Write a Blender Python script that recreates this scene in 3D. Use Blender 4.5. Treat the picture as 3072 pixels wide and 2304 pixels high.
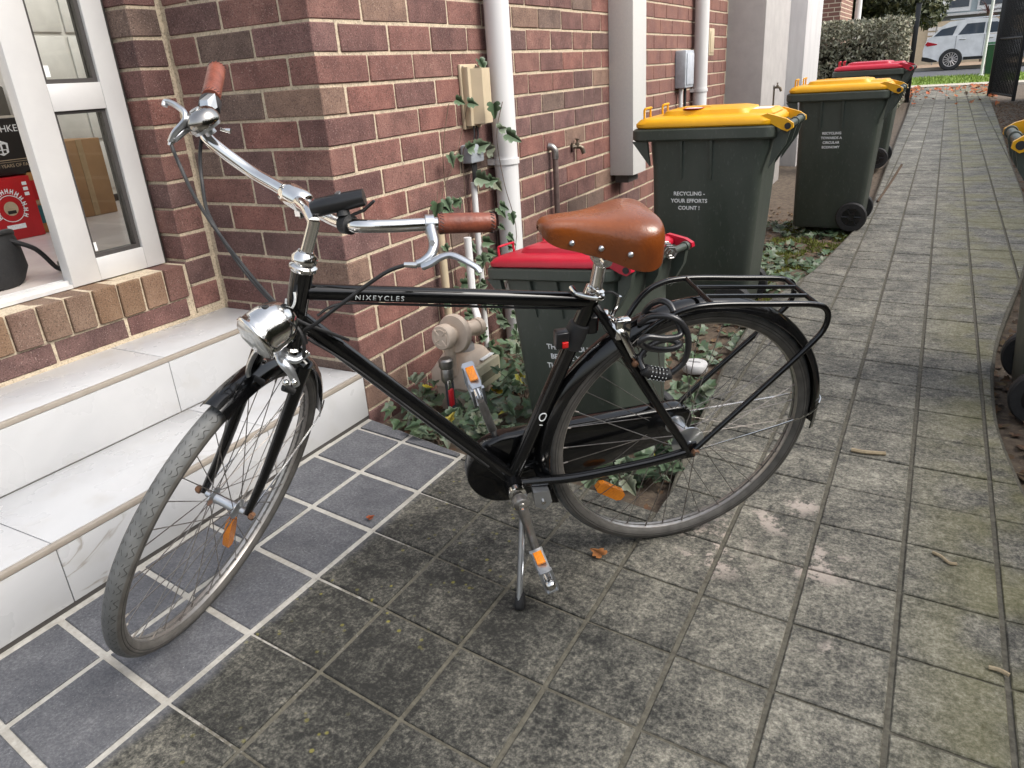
import bpy, bmesh, math, random
from mathutils import Vector, Matrix, noise
random.seed(7)
sc = bpy.context.scene
COL = sc.collection
for o in list(bpy.data.objects):
    bpy.data.objects.remove(o)

# ------------------------------------------------------------------ camera
cam_d = bpy.data.cameras.new('camera'); cam = bpy.data.objects.new('camera', cam_d); COL.objects.link(cam)
CAMLOC = Vector((1.6349, -1.8115, 1.0789))
cam.location = CAMLOC; cam.rotation_euler = (1.1762, .0644, .4965)
cam_d.sensor_width = 36; cam_d.lens = 25.935; cam_d.clip_start = .05; cam_d.clip_end = 400
sc.camera = cam
# ------------------------------------------------------------------ sky and sun
wd = bpy.data.worlds.new('World'); sc.world = wd; wd.use_nodes = True
nt = wd.node_tree; nt.nodes.clear()
wo = nt.nodes.new('ShaderNodeOutputWorld'); bg = nt.nodes.new('ShaderNodeBackground'); sk = nt.nodes.new('ShaderNodeTexSky')
SUN_EL, SUN_AZ = math.radians(46), math.radians(84)      # azimuth measured from +Y towards +X
sk.sky_type = 'NISHITA'; sk.sun_disc = False; sk.sun_elevation = SUN_EL; sk.sun_rotation = SUN_AZ
sk.air_density = 1.3; sk.dust_density = 4.0; sk.ozone_density = 1.0
bg.inputs['Strength'].default_value = .15
hsv = nt.nodes.new('ShaderNodeHueSaturation'); hsv.inputs['Saturation'].default_value = .42      # thin overcast: paler than a clear sky
nt.links.new(sk.outputs[0], hsv.inputs['Color']); nt.links.new(hsv.outputs[0], bg.inputs[0]); nt.links.new(bg.outputs[0], wo.inputs[0])
sd = bpy.data.lights.new('sun', 'SUN'); sd.energy = 1.1; sd.angle = math.radians(32); sd.color = (1, .95, .88)
so = bpy.data.objects.new('sun', sd); COL.objects.link(so)
sdir = Vector((math.sin(SUN_AZ)*math.cos(SUN_EL), math.cos(SUN_AZ)*math.cos(SUN_EL), math.sin(SUN_EL)))
so.rotation_euler = sdir.to_track_quat('Z', 'Y').to_euler(); so.location = (3, 3, 6)
sc.view_settings.view_transform = 'Standard'; sc.view_settings.look = 'None'
sc.view_settings.exposure = 1.05; sc.view_settings.gamma = 1.0
sc.render.engine = 'CYCLES'

# ------------------------------------------------------------------ helpers
V3 = Vector
def lerp(a, b, t): return a+(b-a)*t
def interp(tab, x):
    if x <= tab[0][0]: return tab[0][1]
    for (a, fa), (b, fb) in zip(tab, tab[1:]):
        if x <= b: return fa+(fb-fa)*(x-a)/(b-a)
    return tab[-1][1]
def gz(y): return 0.0 if y < 3 else .0055*(y-3)

MATS = {}
def mat(name, c1, c2=None, rough=.6, metal=0., scale=30., detail=4., bump=0., bscale=None, spec=.5, coat=0., trans=0., alpha=1.,
        speck=None, speck_scale=250., speck_amt=.5, objrand=0., randcols=None, stretch=None, rough2=None, emit=0., lo=.35, hi=.65, pits=None):
    """procedural principled material: noise mix of two colours, optional specks, bump and per-object tone"""
    if name in MATS: return MATS[name]
    m = bpy.data.materials.new(name); m.use_nodes = True
    n, L = m.node_tree.nodes, m.node_tree.links
    b = n['Principled BSDF']
    b.inputs['Roughness'].default_value = rough; b.inputs['Metallic'].default_value = metal
    b.inputs['Specular IOR Level'].default_value = spec; b.inputs['Coat Weight'].default_value = coat; b.inputs['Coat Roughness'].default_value = .04
    b.inputs['Transmission Weight'].default_value = trans
    tc = n.new('ShaderNodeTexCoord'); mp = n.new('ShaderNodeMapping'); L.new(tc.outputs['Object'], mp.inputs[0])
    if stretch: mp.inputs['Scale'].default_value = stretch
    oi = n.new('ShaderNodeObjectInfo')
    if objrand or randcols:
        cm = n.new('ShaderNodeVectorMath'); cm.operation = 'SCALE'; cm.inputs[0].default_value = (37, 17, 29); L.new(oi.outputs['Random'], cm.inputs['Scale'])
        L.new(cm.outputs[0], mp.inputs['Location'])
    c2 = c2 or tuple(x*.82 for x in c1)
    nz = n.new('ShaderNodeTexNoise'); nz.inputs['Scale'].default_value = scale; nz.inputs['Detail'].default_value = detail; nz.inputs['Roughness'].default_value = .6
    L.new(mp.outputs[0], nz.inputs['Vector'])
    rp = n.new('ShaderNodeValToRGB'); rp.color_ramp.elements[0].position = lo; rp.color_ramp.elements[1].position = hi
    rp.color_ramp.elements[0].color = (*c1, 1); rp.color_ramp.elements[1].color = (*c2, 1)
    L.new(nz.outputs['Fac'], rp.inputs[0]); col = rp.outputs[0]
    if randcols:
        rr = n.new('ShaderNodeValToRGB'); rr.color_ramp.interpolation = 'CONSTANT'
        els = rr.color_ramp.elements
        for i, (p, c) in enumerate(randcols):
            e = els[i] if i < 2 else els.new(p)
            e.position = p; e.color = (*c, 1)
        L.new(oi.outputs['Random'], rr.inputs[0])
        mx = n.new('ShaderNodeMix'); mx.data_type = 'RGBA'; mx.blend_type = 'MULTIPLY'; mx.inputs[0].default_value = 1
        L.new(col, mx.inputs[6]); L.new(rr.outputs[0], mx.inputs[7]); col = mx.outputs[2]
    if objrand:
        hs = n.new('ShaderNodeHueSaturation'); mr = n.new('ShaderNodeMapRange'); mr.inputs[3].default_value = 1-objrand; mr.inputs[4].default_value = 1+objrand
        L.new(oi.outputs['Random'], mr.inputs[0]); L.new(mr.outputs[0], hs.inputs['Value']); L.new(col, hs.inputs['Color']); col = hs.outputs[0]
    if speck:
        vz = n.new('ShaderNodeTexNoise'); vz.inputs['Scale'].default_value = speck_scale; vz.inputs['Detail'].default_value = 1; L.new(mp.outputs[0], vz.inputs['Vector'])
        sr = n.new('ShaderNodeValToRGB'); sr.color_ramp.elements[0].position = .64; sr.color_ramp.elements[1].position = .72
        sr.color_ramp.elements[1].color = (speck_amt,)*3+(1,); L.new(vz.outputs['Fac'], sr.inputs[0])
        mx = n.new('ShaderNodeMix'); mx.data_type = 'RGBA'; L.new(sr.outputs[0], mx.inputs[0]); L.new(col, mx.inputs[6]); mx.inputs[7].default_value = (*speck, 1); col = mx.outputs[2]
    if pits:
        pz = n.new('ShaderNodeTexNoise'); pz.inputs['Scale'].default_value = pits[0]; pz.inputs['Detail'].default_value = 3; pz.inputs['Roughness'].default_value = .7; L.new(mp.outputs[0], pz.inputs['Vector'])
        pr_ = n.new('ShaderNodeMapRange'); pr_.inputs[1].default_value = .34; pr_.inputs[2].default_value = .50; pr_.inputs[3].default_value = pits[1]; pr_.inputs[4].default_value = 1.12; L.new(pz.outputs['Fac'], pr_.inputs[0])
        cx = n.new('ShaderNodeCombineXYZ')
        for i in range(3): L.new(pr_.outputs[0], cx.inputs[i])
        mx = n.new('ShaderNodeMix'); mx.data_type = 'RGBA'; mx.blend_type = 'MULTIPLY'; mx.inputs[0].default_value = 1; L.new(col, mx.inputs[6]); L.new(cx.outputs[0], mx.inputs[7]); col = mx.outputs[2]
    L.new(col, b.inputs['Base Color'])
    if rough2 is not None:
        r2 = n.new('ShaderNodeMapRange'); r2.inputs[1].default_value = .35; r2.inputs[2].default_value = .65; r2.inputs[3].default_value = rough; r2.inputs[4].default_value = rough2
        L.new(nz.outputs['Fac'], r2.inputs[0]); L.new(r2.outputs[0], b.inputs['Roughness'])
    if bump:
        bz = n.new('ShaderNodeTexNoise'); bz.inputs['Scale'].default_value = bscale or scale*3; bz.inputs['Detail'].default_value = 5; L.new(mp.outputs[0], bz.inputs['Vector'])
        bp = n.new('ShaderNodeBump'); bp.inputs['Strength'].default_value = bump; bp.inputs['Distance'].default_value = .003
        L.new(bz.outputs['Fac'], bp.inputs['Height']); L.new(bp.outputs[0], b.inputs['Normal'])
    if emit: b.inputs['Emission Color'].default_value = (*c1, 1); b.inputs['Emission Strength'].default_value = emit
    MATS[name] = m
    return m

class MB:
    """collects shapes in world coordinates, then links them as one mesh object"""
    def __init__(s): s.v = []; s.f = []
    def add(s, vs, fs):
        o = len(s.v); s.v += [tuple(x) for x in vs]; s.f += [tuple(i+o for i in f) for f in fs]; return s
    def box(s, lo, hi, M=None, bev=0.):
        x0, y0, z0 = lo; x1, y1, z1 = hi
        if bev:
            bm = bmesh.new(); bmesh.ops.create_cube(bm, size=1)
            for q in bm.verts: q.co = V3((lerp(x0, x1, q.co.x+.5), lerp(y0, y1, q.co.y+.5), lerp(z0, z1, q.co.z+.5)))
            bmesh.ops.bevel(bm, geom=list(bm.edges), offset=bev, segments=2, affect='EDGES', profile=.5)
            bm.verts.index_update(); vs = [q.co.copy() for q in bm.verts]; fs = [[q.index for q in f.verts] for f in bm.faces]; bm.free()
        else:
            vs = [V3(p) for p in ((x0,y0,z0),(x1,y0,z0),(x1,y1,z0),(x0,y1,z0),(x0,y0,z1),(x1,y0,z1),(x1,y1,z1),(x0,y1,z1))]
            fs = [(0,3,2,1),(4,5,6,7),(0,1,5,4),(1,2,6,5),(2,3,7,6),(3,0,4,7)]
        if M is not None: vs = [M @ q for q in vs]
        return s.add(vs, fs)
    def tube(s, pts, r, n=10, closed=False, caps=True, flat=None):
        pts = [V3(p) for p in pts]; m = len(pts)
        rs = r if isinstance(r, (list, tuple)) else [r]*m
        vs = []; prev = None
        for i, p in enumerate(pts):
            if closed: t = (pts[(i+1) % m]-pts[i-1])
            else: t = pts[min(i+1, m-1)]-pts[max(i-1, 0)]
            t.normalize()
            if prev is None:
                a = V3((0, 0, 1)) if abs(t.z) < .9 else V3((1, 0, 0)); nn = t.cross(a).normalized()
            else:
                nn = (prev-t*prev.dot(t)).normalized()
            prev = nn; bb = t.cross(nn)
            for k in range(n):
                a = 2*math.pi*k/n; kx = 1; ky = 1
                if flat: kx, ky = flat
                vs.append(p+nn*(rs[i]*math.cos(a)*kx)+bb*(rs[i]*math.sin(a)*ky))
        fs = []
        for i in range(m if closed else m-1):
            j = (i+1) % m
            for k in range(n):
                k2 = (k+1) % n; fs.append((i*n+k, i*n+k2, j*n+k2, j*n+k))
        if caps and not closed: fs += [tuple(range(n))[::-1], tuple((m-1)*n+k for k in range(n))]
        return s.add(vs, fs)
    def lathe(s, prof, o, ax, n=24, closed=False):
        """prof: list of (radius, height along ax)"""
        o = V3(o); ax = V3(ax).normalized(); a = V3((0,0,1)) if abs(ax.z) < .9 else V3((1,0,0)); e1 = ax.cross(a).normalized(); e2 = ax.cross(e1)
        vs = []; m = len(prof)
        for r_, h_ in prof:
            for k in range(n):
                t = 2*math.pi*k/n; vs.append(o+ax*h_+e1*(r_*math.cos(t))+e2*(r_*math.sin(t)))
        fs = []
        for i in range(m if closed else m-1):
            j = (i+1) % m
            for k in range(n): k2 = (k+1) % n; fs.append((i*n+k, i*n+k2, j*n+k2, j*n+k))
        if not closed:
            if prof[0][0] > 1e-6: fs.append(tuple(range(n))[::-1])
            if prof[-1][0] > 1e-6: fs.append(tuple((m-1)*n+k for k in range(n)))
        return s.add(vs, fs)
    def disc(s, o, ax, r, t=.0006, n=24): return s.lathe([(r, 0), (r, t)], o, ax, n)
    def loft(s, loops, caps=True):
        n = len(loops[0]); vs = [V3(p) for l in loops for p in l]; fs = []
        for i in range(len(loops)-1):
            for k in range(n): k2 = (k+1) % n; fs.append((i*n+k, i*n+k2, (i+1)*n+k2, (i+1)*n+k))
        if caps: fs += [tuple(range(n))[::-1], tuple((len(loops)-1)*n+k for k in range(n))]
        return s.add(vs, fs)
    def prism(s, poly, d):
        """poly: 3D loop, d: extrusion vector"""
        d = V3(d); return s.loft([[V3(p) for p in poly], [V3(p)+d for p in poly]])
    def sphere(s, c, r, n=12, m=8, sc_=(1,1,1)):
        c = V3(c); prof = [(math.sin(math.pi*i/m), -math.cos(math.pi*i/m)) for i in range(m+1)]
        o = len(s.v); t = MB().lathe([(max(a, 1e-4)*r, b*r) for a, b in prof], (0,0,0), (0,0,1), n)
        return s.add([c+V3((q[0]*sc_[0], q[1]*sc_[1], q[2]*sc_[2])) for q in t.v], t.f)
    def xf(s, M): s.v = [tuple(M @ V3(q)) for q in s.v]; return s
    def build(s, name, material, parent=None, smooth=40):
        me = bpy.data.meshes.new(name); vs = s.v; off = V3((0,0,0))
        if parent is None and vs:
            xs = [q[0] for q in vs]; ys = [q[1] for q in vs]; off = V3(((min(xs)+max(xs))/2, (min(ys)+max(ys))/2, min(q[2] for q in vs)))
            vs = [(q[0]-off.x, q[1]-off.y, q[2]-off.z) for q in vs]
        me.from_pydata(vs, [], s.f); me.update()
        if smooth:
            me.shade_smooth(); me.set_sharp_from_angle(angle=math.radians(smooth))
        me.materials.append(material)
        return link(name, me, parent, off)
def link(name, me, parent=None, loc=(0,0,0)):
    o = bpy.data.objects.new(name, me); COL.objects.link(o); o.location = loc
    if parent is not None:
        o.parent = parent
        if parent.type == 'EMPTY': o.matrix_parent_inverse = Matrix.Translation(-V3(parent.location))
        elif parent.parent is None: o.matrix_parent_inverse = Matrix.Translation(-V3(parent.location))
    return o
def tag(o, label=None, cat=None, group=None, kind=None):
    if label: o['label'] = label
    if cat: o['category'] = cat
    if group: o['group'] = group
    if kind: o['kind'] = kind
    return o
def thing(name, loc, label, cat, group=None):
    o = bpy.data.objects.new(name, None); COL.objects.link(o); o.location = loc; o.empty_display_size = .1
    return tag(o, label, cat, group)
def struct(mb, name, m, smooth=0): return tag(mb.build(name, m, None, smooth), kind='structure')
def smoothpts(pts, per=6, closed=False):
    """Catmull-Rom through points"""
    P = [V3(p) for p in pts]; out = []; n = len(P)
    rng = range(n) if closed else range(n-1)
    for i in rng:
        p0 = P[(i-1) % n] if closed or i > 0 else P[0]; p1 = P[i]; p2 = P[(i+1) % n]; p3 = P[(i+2) % n] if closed or i+2 < n else P[-1]
        for k in range(per):
            t = k/per; out.append(.5*((2*p1)+(-p0+p2)*t+(2*p0-5*p1+4*p2-p3)*t*t+(-p0+3*p1-3*p2+p3)*t**3))
    if not closed: out.append(P[-1])
    return out
_dg = None
def text_mesh(txt, size, bold=0., align='LEFT', spacing=1.0, line=1.0):
    cu = bpy.data.curves.new('lettering', 'FONT'); cu.body = txt; cu.size = size; cu.align_x = align; cu.offset = bold*size; cu.space_character = spacing; cu.space_line = line; cu.resolution_u = 3
    o = bpy.data.objects.new('lettering', cu); COL.objects.link(o); bpy.context.view_layer.update()
    me = bpy.data.meshes.new_from_object(o.evaluated_get(bpy.context.evaluated_depsgraph_get()))
    vs = [q.co.copy() for q in me.vertices]; fs = [tuple(p.vertices) for p in me.polygons]
    bpy.data.objects.remove(o); bpy.data.meshes.remove(me); bpy.data.curves.remove(cu)
    return vs, fs
def text_on(name, txt, size, org, right, up, material, parent, bold=0.01, align='CENTER', spacing=1., line=1., fn=None):
    vs, fs = text_mesh(txt, size, bold, align, spacing, line)
    org, right, up = V3(org), V3(right).normalized(), V3(up).normalized()
    mb = MB().add([org+right*q.x+up*q.y if fn is None else fn(q.x, q.y) for q in vs], fs)
    return mb.build(name, material, parent, 0)
def rrect(x0, x1, y0, y1, z, r, n=4):
    out = []
    for cx, cy, a0 in ((x1-r, y1-r, 0), (x0+r, y1-r, 90), (x0+r, y0+r, 180), (x1-r, y0+r, 270)):
        for k in range(n+1):
            a = math.radians(a0+90*k/n); out.append(V3((cx+r*math.cos(a), cy+r*math.sin(a), z)))
    return out

# ------------------------------------------------------------------ materials
M_brick = mat('brick_fired', (.93,.91,.92), (.55,.53,.56), rough=.85, scale=11, detail=8, bump=.7, bscale=110, speck=(.62,.5,.44), speck_scale=300, speck_amt=.30, pits=(240,.45), spec=.3,
    randcols=[(0,(.215,.107,.088)),(.16,(.170,.090,.078)),(.34,(.225,.118,.096)),(.50,(.145,.086,.076)),(.62,(.235,.110,.088)),(.74,(.195,.110,.098)),(.87,(.245,.160,.118)),(.94,(.170,.120,.096))])
M_sillbrick = mat('brick_sill', (.95,.95,.95), (.65,.6,.58), rough=.85, scale=9, detail=5, bump=.5, bscale=130, speck=(.5,.42,.36), speck_scale=300, speck_amt=.30, pits=(240,.45), spec=.3,
    randcols=[(0,(.21,.135,.085)),(.3,(.185,.125,.09)),(.55,(.16,.085,.07)),(.7,(.235,.15,.10)),(.88,(.17,.11,.085))])
M_mortar = mat('mortar_cream', (.51,.425,.31), (.39,.325,.24), rough=.95, scale=25, detail=9, bump=1., bscale=160, pits=(150,.6))
def marble(name):
    m = bpy.data.materials.new(name); m.use_nodes = True; n, L = m.node_tree.nodes, m.node_tree.links; b = n['Principled BSDF']
    g = n.new('ShaderNodeNewGeometry'); mp = n.new('ShaderNodeMapping'); mp.inputs['Rotation'].default_value = (.3, .2, .5); L.new(g.outputs['Position'], mp.inputs[0])
    oi = n.new('ShaderNodeObjectInfo'); sc_ = n.new('ShaderNodeVectorMath'); sc_.operation = 'SCALE'; sc_.inputs[0].default_value = (9, 7, 5); L.new(oi.outputs['Random'], sc_.inputs['Scale']); L.new(sc_.outputs[0], mp.inputs['Location'])
    def nz(scale, detail, dist=0.):
        q = n.new('ShaderNodeTexNoise'); q.inputs['Scale'].default_value = scale; q.inputs['Detail'].default_value = detail; q.inputs['Distortion'].default_value = dist; L.new(mp.outputs[0], q.inputs['Vector']); return q.outputs['Fac']
    st = n.new('ShaderNodeMapping'); st.inputs['Scale'].default_value = (2.2, 1.0, 2.2); st.inputs['Rotation'].default_value = (0, 0, .35); L.new(mp.outputs[0], st.inputs[0])
    v1 = n.new('ShaderNodeTexNoise'); v1.inputs['Scale'].default_value = 3.0; v1.inputs['Detail'].default_value = 7; v1.inputs['Distortion'].default_value = 1.6; L.new(st.outputs[0], v1.inputs['Vector'])
    d = n.new('ShaderNodeMath'); d.operation = 'SUBTRACT'; L.new(v1.outputs['Fac'], d.inputs[0]); d.inputs[1].default_value = .5
    a = n.new('ShaderNodeMath'); a.operation = 'ABSOLUTE'; L.new(d.outputs[0], a.inputs[0])
    vein = n.new('ShaderNodeMapRange'); vein.inputs[1].default_value = 0; vein.inputs[2].default_value = .035; vein.inputs[3].default_value = 1; vein.inputs[4].default_value = 0; L.new(a.outputs[0], vein.inputs[0])
    gate = n.new('ShaderNodeMapRange'); gate.inputs[1].default_value = .52; gate.inputs[2].default_value = .68; L.new(nz(1.7, 3), gate.inputs[0])
    mm = n.new('ShaderNodeMath'); mm.operation = 'MULTIPLY'; L.new(vein.outputs[0], mm.inputs[0]); L.new(gate.outputs[0], mm.inputs[1])
    cloud = n.new('ShaderNodeValToRGB'); cloud.color_ramp.elements[0].position = .35; cloud.color_ramp.elements[0].color = (.47,.473,.478,1); cloud.color_ramp.elements[1].position = .72; cloud.color_ramp.elements[1].color = (.385,.39,.40,1); L.new(nz(2.2, 8, .8), cloud.inputs[0])
    m1 = n.new('ShaderNodeMix'); m1.data_type = 'RGBA'; L.new(mm.outputs[0], m1.inputs[0]); L.new(cloud.outputs[0], m1.inputs[6]); m1.inputs[7].default_value = (.27,.25,.225,1)
    dirt = n.new('ShaderNodeMapRange'); dirt.inputs[1].default_value = .56; dirt.inputs[2].default_value = .75; dirt.inputs[4].default_value = .45; L.new(nz(11, 6), dirt.inputs[0])
    m2 = n.new('ShaderNodeMix'); m2.data_type = 'RGBA'; L.new(dirt.outputs[0], m2.inputs[0]); L.new(m1.outputs[2], m2.inputs[6]); m2.inputs[7].default_value = (.37,.355,.33,1)
    L.new(m2.outputs[2], b.inputs['Base Color'])
    rg = n.new('ShaderNodeMapRange'); rg.inputs[3].default_value = .16; rg.inputs[4].default_value = .42; L.new(nz(7, 5), rg.inputs[0]); L.new(rg.outputs[0], b.inputs['Roughness'])
    return m
M_marble = marble('marble_tile')
M_strip = mat('beige_nosing', (.30,.265,.225), (.27,.235,.195), rough=.5, scale=40)
M_grout = mat('grout_thin', (.42,.38,.33), rough=.9, scale=80)
M_alu = mat('satin_aluminium', (.58,.575,.565), (.54,.535,.53), rough=.42, metal=.1, scale=7, spec=.5)
M_gasket = mat('dark_gasket', (.055,.05,.048), rough=.5)
M_white = mat('white_pipe_paint', (.66,.66,.66), (.545,.54,.53), rough=.35, scale=4, detail=8, stretch=(2,2,.4), lo=.45, hi=.8)
M_clad = mat('pale_grey_cladding', (.60,.595,.57), (.56,.555,.54), rough=.6, scale=120, bump=.15)
M_render = mat('grey_render', (.42,.40,.385), (.37,.35,.34), rough=.85, scale=9, bump=.25, bscale=90)
M_render2 = mat('pale_render', (.56,.55,.545), (.48,.47,.47), rough=.8, scale=5, stretch=(3,3,.5), bump=.2, bscale=90)
M_cream = mat('cream_plastic', (.50,.41,.28), (.46,.38,.26), rough=.55, scale=15)
M_green = mat('bin_green_plastic', (.038,.050,.040), (.062,.073,.061), rough=.42, scale=6, detail=9, stretch=(1,1,.35), bump=.12, bscale=350, speck=(.11,.12,.11), speck_scale=120, speck_amt=.35, rough2=.55)
M_yellow = mat('bin_yellow_plastic', (.72,.37,.004), (.66,.32,.004), rough=.38, scale=9, bump=.05, bscale=300)
M_red = mat('bin_red_plastic', (.46,.008,.03), (.40,.008,.026), rough=.36, scale=9, bump=.05, bscale=300)
M_print = mat('white_print', (.78,.80,.80), (.5,.52,.52), rough=.6, scale=180, detail=3, lo=.5, hi=.75)
M_black = mat('gloss_black_paint', (.0035,.0035,.004), (.005,.005,.005), rough=.12, coat=.2, spec=.4, scale=20)
M_chrome = mat('chrome', (.72,.71,.69), (.66,.65,.63), rough=.08, metal=1., scale=30, rough2=.16)
M_satin = mat('satin_alloy', (.56,.58,.60), (.48,.50,.53), rough=.28, metal=.9, scale=30)
M_steel = mat('dull_steel', (.34,.33,.32), (.26,.25,.235), rough=.38, metal=.9, scale=60)
M_rust = mat('rusty_bolt', (.23,.11,.05), (.12,.07,.05), rough=.7, metal=.4, scale=120)
M_leather = mat('tan_leather', (.205,.052,.009), (.110,.024,.004), rough=.20, coat=.3, scale=9, detail=9, bump=.22, bscale=170, rough2=.46)
M_grip = mat('brown_leather_grip', (.22,.060,.032), (.115,.028,.016), rough=.36, coat=.12, scale=30, detail=9, bump=.3, bscale=200, rough2=.55)
M_rubber = mat('black_rubber', (.012,.012,.013), (.02,.02,.021), rough=.6, scale=60)
M_bplast = mat('black_plastic', (.010,.010,.011), (.014,.014,.015), rough=.3, scale=30)
M_amber = mat('amber_reflector', (.85,.27,.005), (.72,.20,.004), rough=.2, scale=200, coat=.4, bump=.5, bscale=700)
M_redrefl = mat('red_lens', (.62,.01,.01), rough=.2, coat=.4)
M_spoke = mat('steel_spoke', (.30,.28,.26), (.20,.18,.165), rough=.38, metal=.85, scale=90)
M_bark = mat('woody_stem', (.13,.09,.06), (.08,.055,.04), rough=.9, scale=60)
M_glass = None
def glass_mat(name, tint=(.93,.95,.94), mix=.90):
    m = bpy.data.materials.new(name); m.use_nodes = True; n, L = m.node_tree.nodes, m.node_tree.links; n.clear()
    o = n.new('ShaderNodeOutputMaterial'); t = n.new('ShaderNodeBsdfTransparent'); t.inputs[0].default_value = (*tint, 1)
    g = n.new('ShaderNodeBsdfGlossy'); g.inputs['Roughness'].default_value = .02; f = n.new('ShaderNodeFresnel'); f.inputs[0].default_value = 1.5
    x = n.new('ShaderNodeMixShader'); L.new(f.outputs[0], x.inputs[0]); L.new(t.outputs[0], x.inputs[1]); L.new(g.outputs[0], x.inputs[2]); L.new(x.outputs[0], o.inputs[0])
    return m
M_glass = glass_mat('window_glass')

def leaf_mat(name, cols, rough=.45):
    m = bpy.data.materials.new(name); m.use_nodes = True; n, L = m.node_tree.nodes, m.node_tree.links; b = n['Principled BSDF']
    b.inputs['Roughness'].default_value = rough; b.inputs['Specular IOR Level'].default_value = .4
    g = n.new('ShaderNodeNewGeometry'); oi = n.new('ShaderNodeObjectInfo'); ad = n.new('ShaderNodeMath'); ad.operation = 'ADD'; fr = n.new('ShaderNodeMath'); fr.operation = 'FRACT'
    L.new(g.outputs['Random Per Island'], ad.inputs[0]); L.new(oi.outputs['Random'], ad.inputs[1]); L.new(ad.outputs[0], fr.inputs[0])
    r = n.new('ShaderNodeValToRGB'); els = r.color_ramp.elements
    for i, (p, c) in enumerate(cols):
        e = els[i] if i < 2 else els.new(p)
        e.position = p; e.color = (*c, 1)
    L.new(fr.outputs[0], r.inputs[0])
    tc = n.new('ShaderNodeTexCoord'); nz = n.new('ShaderNodeTexNoise'); nz.inputs['Scale'].default_value = 60; L.new(tc.outputs['Object'], nz.inputs[0])
    mx = n.new('ShaderNodeMix'); mx.data_type = 'RGBA'; mx.blend_type = 'MULTIPLY'; mx.inputs[0].default_value = .5; L.new(r.outputs[0], mx.inputs[6]); L.new(nz.outputs['Color'], mx.inputs[7])
    L.new(mx.outputs[2], b.inputs['Base Color'])
    b.inputs['Subsurface Weight'].default_value = 0
    MATS[name] = m
    return m
M_ivy = leaf_mat('ivy_leaf', [(0,(.075,.125,.062)),(.3,(.11,.165,.095)),(.55,(.095,.15,.075)),(.8,(.15,.20,.13)),(.95,(.20,.22,.15))])
M_leafyel = leaf_mat('yellowing_leaf', [(0,(.42,.34,.03)),(.5,(.30,.30,.04)),(1,(.5,.33,.03))])
M_hedge = leaf_mat('hedge_leaf', [(0,(.13,.125,.08)),(.3,(.23,.225,.145)),(.6,(.33,.32,.225)),(.85,(.45,.44,.34)),(1,(.23,.18,.12))], .6)
M_tree = leaf_mat('tree_leaf', [(0,(.03,.045,.02)),(.4,(.055,.07,.03)),(.8,(.10,.115,.05)),(1,(.16,.16,.06))], .6)
M_litter = leaf_mat('brown_leaf_litter', [(0,(.16,.085,.04)),(.4,(.10,.06,.035)),(.7,(.20,.13,.07)),(1,(.07,.045,.03))], .8)
M_autumn = leaf_mat('orange_fallen_leaf', [(0,(.42,.10,.025)),(.5,(.34,.075,.02)),(.8,(.45,.2,.06)),(1,(.25,.10,.05))], .7)
M_moss = leaf_mat('moss_tuft', [(0,(.14,.17,.02)),(.5,(.19,.22,.03)),(1,(.10,.13,.03))], .8)
M_grass = leaf_mat('lawn_blade', [(0,(.16,.25,.03)),(.5,(.24,.36,.05)),(1,(.30,.40,.08))], .6)
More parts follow.
